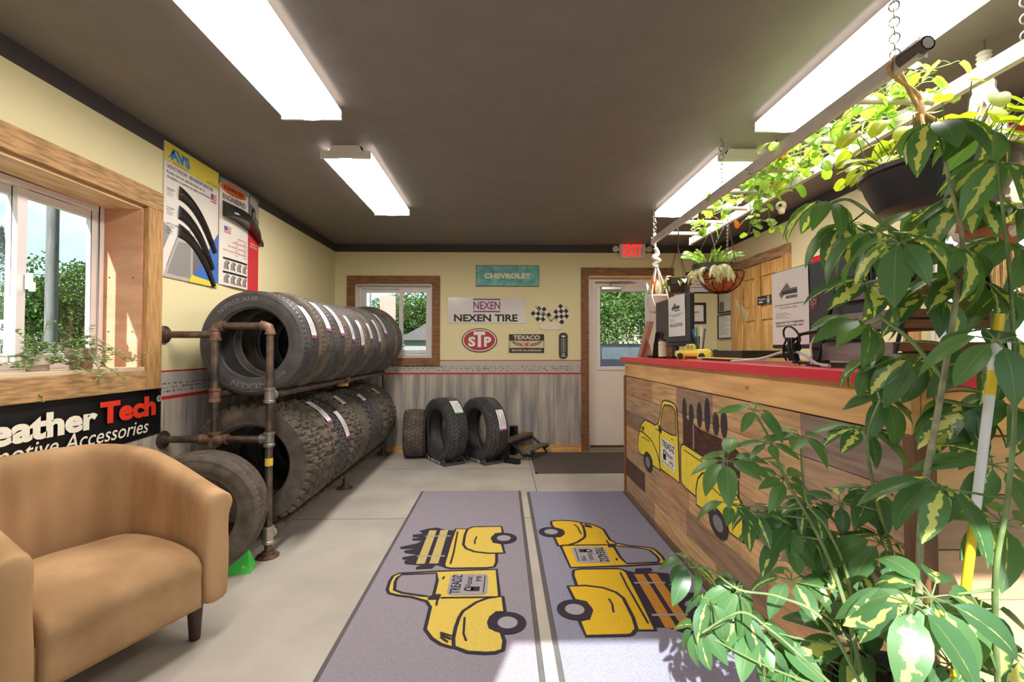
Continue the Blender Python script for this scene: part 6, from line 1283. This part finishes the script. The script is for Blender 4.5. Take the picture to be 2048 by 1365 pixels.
# ---------------------------------------------------------------- plants on the window sill
zs = LW[2] + .0205
def sillpot(label, x, y, r, h, mat, seed, nv, spread):
    p = V((x, y, zs)); t = thing('potted_vine', label, 'potted plant', p); pot('plant_pot', p, r, h, mat, t, .006); r_ = random.Random(seed); m = MB(); m.keep = True; v = MB()
    for k in range(nv):
        yv = r_.uniform(-1, 1) * spread; top = p + V((r_.uniform(-.03, .03), yv * .2, h + r_.uniform(.02, .06))); out = p + V((r_.uniform(0, .13), yv * .6, r_.uniform(.02, h))); en = p + V((r_.uniform(.12, .2), yv, -.14 * r_.random() - .0)) if k % 4 == 0 else p + V((r_.uniform(-.05, .15), yv, r_.uniform(.02, .10)))
        if en.z < zs + .02 and en.x < XL + .045: en.x = XL + .06
        pts = [p + V((0, 0, h - .02)), top, V((out.x, out.y, max(out.z, zs + .02))), en]
        c = catm(pts, 8); v.tube(c, .0014, 5)
        for q in c[5:]:
            for s in range(1 if r_.random() < .45 else 2): a = r_.uniform(0, 6.28); leaf(m, q, V((cos(a), sin(a), r_.uniform(-.3, .7))), V((.5, 0, .8)), r_.uniform(.018, .03), .012, .3, (r_.random(), r_.uniform(.2, 1.2), 0), .1, 4)
    for k in range(3):
        e = p + V((0, r_.uniform(-.16, .10), h + r_.uniform(.06, .16))); c = catm([p + V((0, 0, h - .02)), p + V((0, (e.y - y) * .4, h + .05)), e]); v.tube(c, .0013, 5)
        for q in c[4:]: a = r_.uniform(0, 6.28); leaf(m, q, V((cos(a), sin(a), .5)), V((.5, 0, .8)), .028, .012, .3, (r_.random() * .3, .3, 0), .1, 4)
    m.build('foliage', SMALL, t, smooth=True, ang=180); v.build('vines', STEM, t, smooth=True)
sillpot('square-ish pinkish pot of trailing vine on the window sill', XL - .06, 2.30, .056, .105, M('clay_pink', (190, 152, 138), .7, var=.08), 3, 14, .30)
sillpot('low pale pot of tangled vine beside the pinkish pot on the sill', XL - .09, 2.12, .05, .075, M('pale_clay', (206, 190, 184), .7, var=.08), 4, 12, .24)

# ---------------------------------------------------------------- outside
GRASS = M('lawn', (66, 90, 46), .95, var=.2, scale=3, c2=(88, 112, 60), bump=.4, bscale=40)
struct('ground', MB().box(-120, -2.4, -60, 160, -.6, -.35).box(-2.4, 120, 5.9, 160, -.6, -.35), GRASS)
TREE = [leafmat('tree_leaf', (40, 66, 32), (98, 128, 56), (130, 150, 70), .2, .3, .6), leafmat('tree_leaf_dark', (28, 50, 32), (70, 96, 50), (90, 110, 60), .2, .25, .6)]
def crown(seed, n, rx, rz, cone=False):
    r_ = random.Random(seed); m = MB(); m.keep = True; blobs = [(V((r_.uniform(-1, 1) * rx * .6, r_.uniform(-1, 1) * rx * .6, r_.uniform(-.7, .8) * rz * .7)), r_.uniform(.35, .6) * rx) for _ in range(16)]
    for k in range(n):
        if cone: h_ = r_.random() ** 1.4; a = r_.uniform(0, 6.28); rr_ = rx * (1 - h_) * r_.uniform(.75, 1.05); p = V((rr_ * cos(a), rr_ * sin(a), (h_ * 2 - 1) * rz))
        else:
            c, rad = r_.choice(blobs); d = V((r_.gauss(0, 1), r_.gauss(0, 1), r_.gauss(0, 1))).normalized(); p = c + d * rad * r_.uniform(.8, 1.08)
        d = V((r_.uniform(-1, 1), r_.uniform(-1, 1), r_.uniform(-.7, .6))); l = rx * r_.uniform(.05, .10); leaf(m, p, d, V((r_.uniform(-.5, .5), r_.uniform(-.9, .3), .9)), l, l * .6, .3, (r_.random(), .2, 0), .1, 2)
    return m
protos = []
for i, (sd_, n, rx, rz, cone) in enumerate(((1, 9000, 2.4, 2.6, False), (2, 9000, 2.2, 3.0, False), (3, 7000, 1.6, 3.6, True))):
    t = thing('tree', 'tree', 'tree', (0, 0, 0), local=True, group='trees outside'); c = crown(sd_, n, rx, rz, cone).build('crown', TREE[1 if cone else 0], t, smooth=True, ang=180, loc=(0, 0, rz + .9)); MB().lathe([(.22, 0), (.16, 1.0), (.10, rz + .9)], n=10).build('trunk', BARK, t, smooth=True); protos.append(t)
used = set()
def tree(k, px, Y, top, wide, rz, label):
    p = atY(px, 700, Y); tall = atY(px, top, Y).z + .35; hh = (2 * 2.6 + .9, 2 * 3.0 + .9, 2 * 3.6 + .9)[k]; s = tall / hh; sc = (s * wide, s * wide, s)
    if k in used: o = dup(protos[k], (p.x, Y, -.35), (0, 0, rz), sc, label)
    else: used.add(k); o = protos[k]; o.location = (p.x, Y, -.35); o.rotation_euler = (0, 0, rz); o.scale = sc; o['label'] = label
for k, px, Y, top, wd, lab in ((0, 1206, 22, 560, 1.0, 'leafy tree seen through the door glass beside its frame'), (1, 1262, 27, 480, 1.1, 'tall leafy tree seen in the middle of the door glass'), (0, 1320, 22, 560, 1.0, 'leafy tree behind the blue pick-up, by the door glass edge'), (1, 1150, 28, 500, 1.1, 'leafy tree outside hidden mostly by the wall signs'), (0, 800, 34, 586, 1.1, 'leafy tree outside behind the small house'), (1, 862, 36, 560, 1.3, 'tall tree above the house roof in the small window'), (0, 738, 34, 640, 1.0, 'small tree in the bright pane of the small window')):
    tree(k, px, Y, top, wd, k + px * .01, lab)
for k, px, Y, top, wd, lab in ((2, -2, 20, 455, .8, 'dark conifer outside seen at the edge of the big window'), (1, 62, 20, 520, .8, 'leafy tree outside behind the window stile'), (0, 122, 20, 505, .8, 'leafy tree behind the dark pole outside the big window'), (1, 172, 22, 590, 1.2, 'rounded tree outside seen over the sill plants'), (0, 220, 24, 600, 1.1, 'lower tree outside by the sash edge')):
    tree(k, px, Y, top, wd, px * .7, lab)
p = atY(101, 700, 7.5); pl_ = thing('utility_pole', 'dark wooden utility pole outside the big window', 'pole', (p.x, p.y, -.35), local=True); MB().lathe([(.085, 0), (.075, 4.5), (.07, 8)], n=16).build('shaft', M('pole_wood', (92, 90, 88), .9, var=.2, scale=6, stretch=(4, 4, .5)), pl_, smooth=True); MB().box(-.05, .05, -.9, .9, 7.2, 7.32).build('cross_arm', M('pole_wood', (0, 0, 0)), pl_, bevel=.01)
# small house seen through the back window
p = atY(848, 700, 26); hs = thing('house', 'small grey house with a low roof seen through the small window', 'house', (p.x, 26, -.35), local=True)
MB().box(-1.1, 3.2, 0, 5, 0, 2.2).build('wall', M('house_siding', (120, 120, 118), .8, var=.05), hs); m = MB(); m.add([(-1.5, -.4, 2.1), (3.6, -.4, 2.1), (3.6, 5.4, 2.1), (-1.5, 5.4, 2.1), (-.1, 2.5, 3.3), (2.4, 2.5, 3.3)], [(0, 1, 5, 4), (1, 2, 5), (2, 3, 4, 5), (3, 0, 4), (0, 3, 2, 1)]); m.build('roof', M('shingles', (74, 68, 66), .9, var=.15, scale=20), hs)
wf = MB().box(.2, 1.1, -.05, .02, .8, 1.7).build('window', VINYL, hs); MB().box(.27, 1.03, -.055, .0, .87, 1.63).build('pane', M('dark_pane', (60, 70, 76), .1), wf)
# pinkish board sign outside the back window
p0, p1 = atY(760, 592, 10), atY(791, 650, 10); sg_ = thing('billboard', 'plain pinkish board on posts outside the small window', 'sign board', ((p0.x + p1.x) / 2, 10, -.35)); MB().box(p0.x, p1.x, 10, 10.06, p1.z, p0.z).build('board', M('faded_pink_board', (168, 118, 108), .8, var=.06), sg_)
for x in (p0.x + .03, p1.x - .07): MB().box(x, x + .04, 10.06, 10.1, -.35, p0.z).build('post', VINYL, sg_)
p = atY(738, 700, 12); MB_ = thing('utility_pole', 'thin grey pole outside the bright pane of the small window', 'pole', (p.x, 12, -.35), local=True); MB().lathe([(.05, 0), (.045, 6)], n=12).build('shaft', M('grey_pole', (130, 128, 128), .7), MB_, smooth=True)
# white road sign outside the left window
p0, p1 = atY(-30, 640, 9), atY(19, 690, 9); rs = thing('road_sign', 'white lettered road sign outside the big window', 'sign board', ((p0.x + p1.x) / 2, 9, -.35)); m = MB(); x0, x1, z0, z1 = p0.x, p1.x, p1.z, p0.z; m.box(x0, x1, 9, 9.06, z0, z1); m.build('board', WHITE, rs)
f = frame((x1, 8.998, z1), (1, 0, 0), (0, 0, 1)); m = MB(); m.text('ER &', f, -.05, -.14, hgt=.14, h=.002, bold=.03, align='r'); m.text('TO BE', f, -.05, -.42, hgt=.10, h=.002, bold=.03, align='r'); m.build('lettering', INK, rs)
for x in (x0 + .1, x1 - .15): MB().box(x, x + .08, 9.06, 9.12, -.35, z0 + .2).build('post', WHITE, rs)
# pale building band low outside the left window
p0, p1 = atY(-60, 686, 24), atY(24, 700, 24); bd = thing('building', 'low pale building outside the big window beneath the road sign', 'building', ((p0.x + p1.x) / 2, 24, -.35)); MB().box(p0.x - 6, p1.x, 24, 30, -.35, 1.6).build('wall', M('pale_siding', (214, 210, 200), .8), bd); MB().box(p0.x - 6.4, p1.x + .3, 23.6, 30.4, 1.6, 1.75).build('roof', M('shingles', (0, 0, 0)), bd)
# blue pick-up outside the door
p = atY(1213, 700, 11); tk = thing('pickup_truck', 'dark blue pick-up parked outside the white door', 'pickup truck', (p.x + .95, 11, -.35), local=True); BLU = M('truck_blue', (8, 14, 24), .5, var=.05, spec=.15)
MB().box(-.95, .95, 0, 1.8, .45, 1.12).build('bed', BLU, tk, bevel=.06, seg=3); m = MB(); m.grid([[(-.92, 1.8, .6), (.92, 1.8, .6), (.92, 5.1, .6), (-.92, 5.1, .6)], [(-.92, 1.8, 1.12), (.92, 1.8, 1.12), (.92, 5.1, 1.1), (-.92, 5.1, 1.1)], [(-.74, 2.0, 1.74), (.74, 2.0, 1.74), (.74, 3.5, 1.74), (-.74, 3.5, 1.74)]], cv=True); m.add([(-.74, 2.0, 1.74), (.74, 2.0, 1.74), (.74, 3.5, 1.74), (-.74, 3.5, 1.74)], [(0, 1, 2, 3)]); m.build('cab', BLU, tk, bevel=.05, seg=2)
MB().box(-.66, .66, 1.86, 1.93, 1.2, 1.64).build('rear_window', M('dark_pane', (0, 0, 0)), tk); MB().box(-.8, .8, -.02, .02, .5, 1.05).build('tailgate', BLU, tk, bevel=.02)
for s in (-1, 1):
    MB().box(s * .88 - .07, s * .88 + .07, -.03, .03, .68, 1.05).build('tail_light', M('tail_red', (190, 30, 40), .3), tk, bevel=.02)
    for yy in (.85, 4.2): MB().lathe([(.2, -.12), (.38, -.11), (.38, .11), (.2, .12)], (s * .84, yy, .38), (1, 0, 0), 24).build('wheel', RUB, tk, smooth=True, ang=40)
MB().box(-.95, .95, -.12, .02, .42, .56).build('bumper', CHROME, tk, bevel=.03)
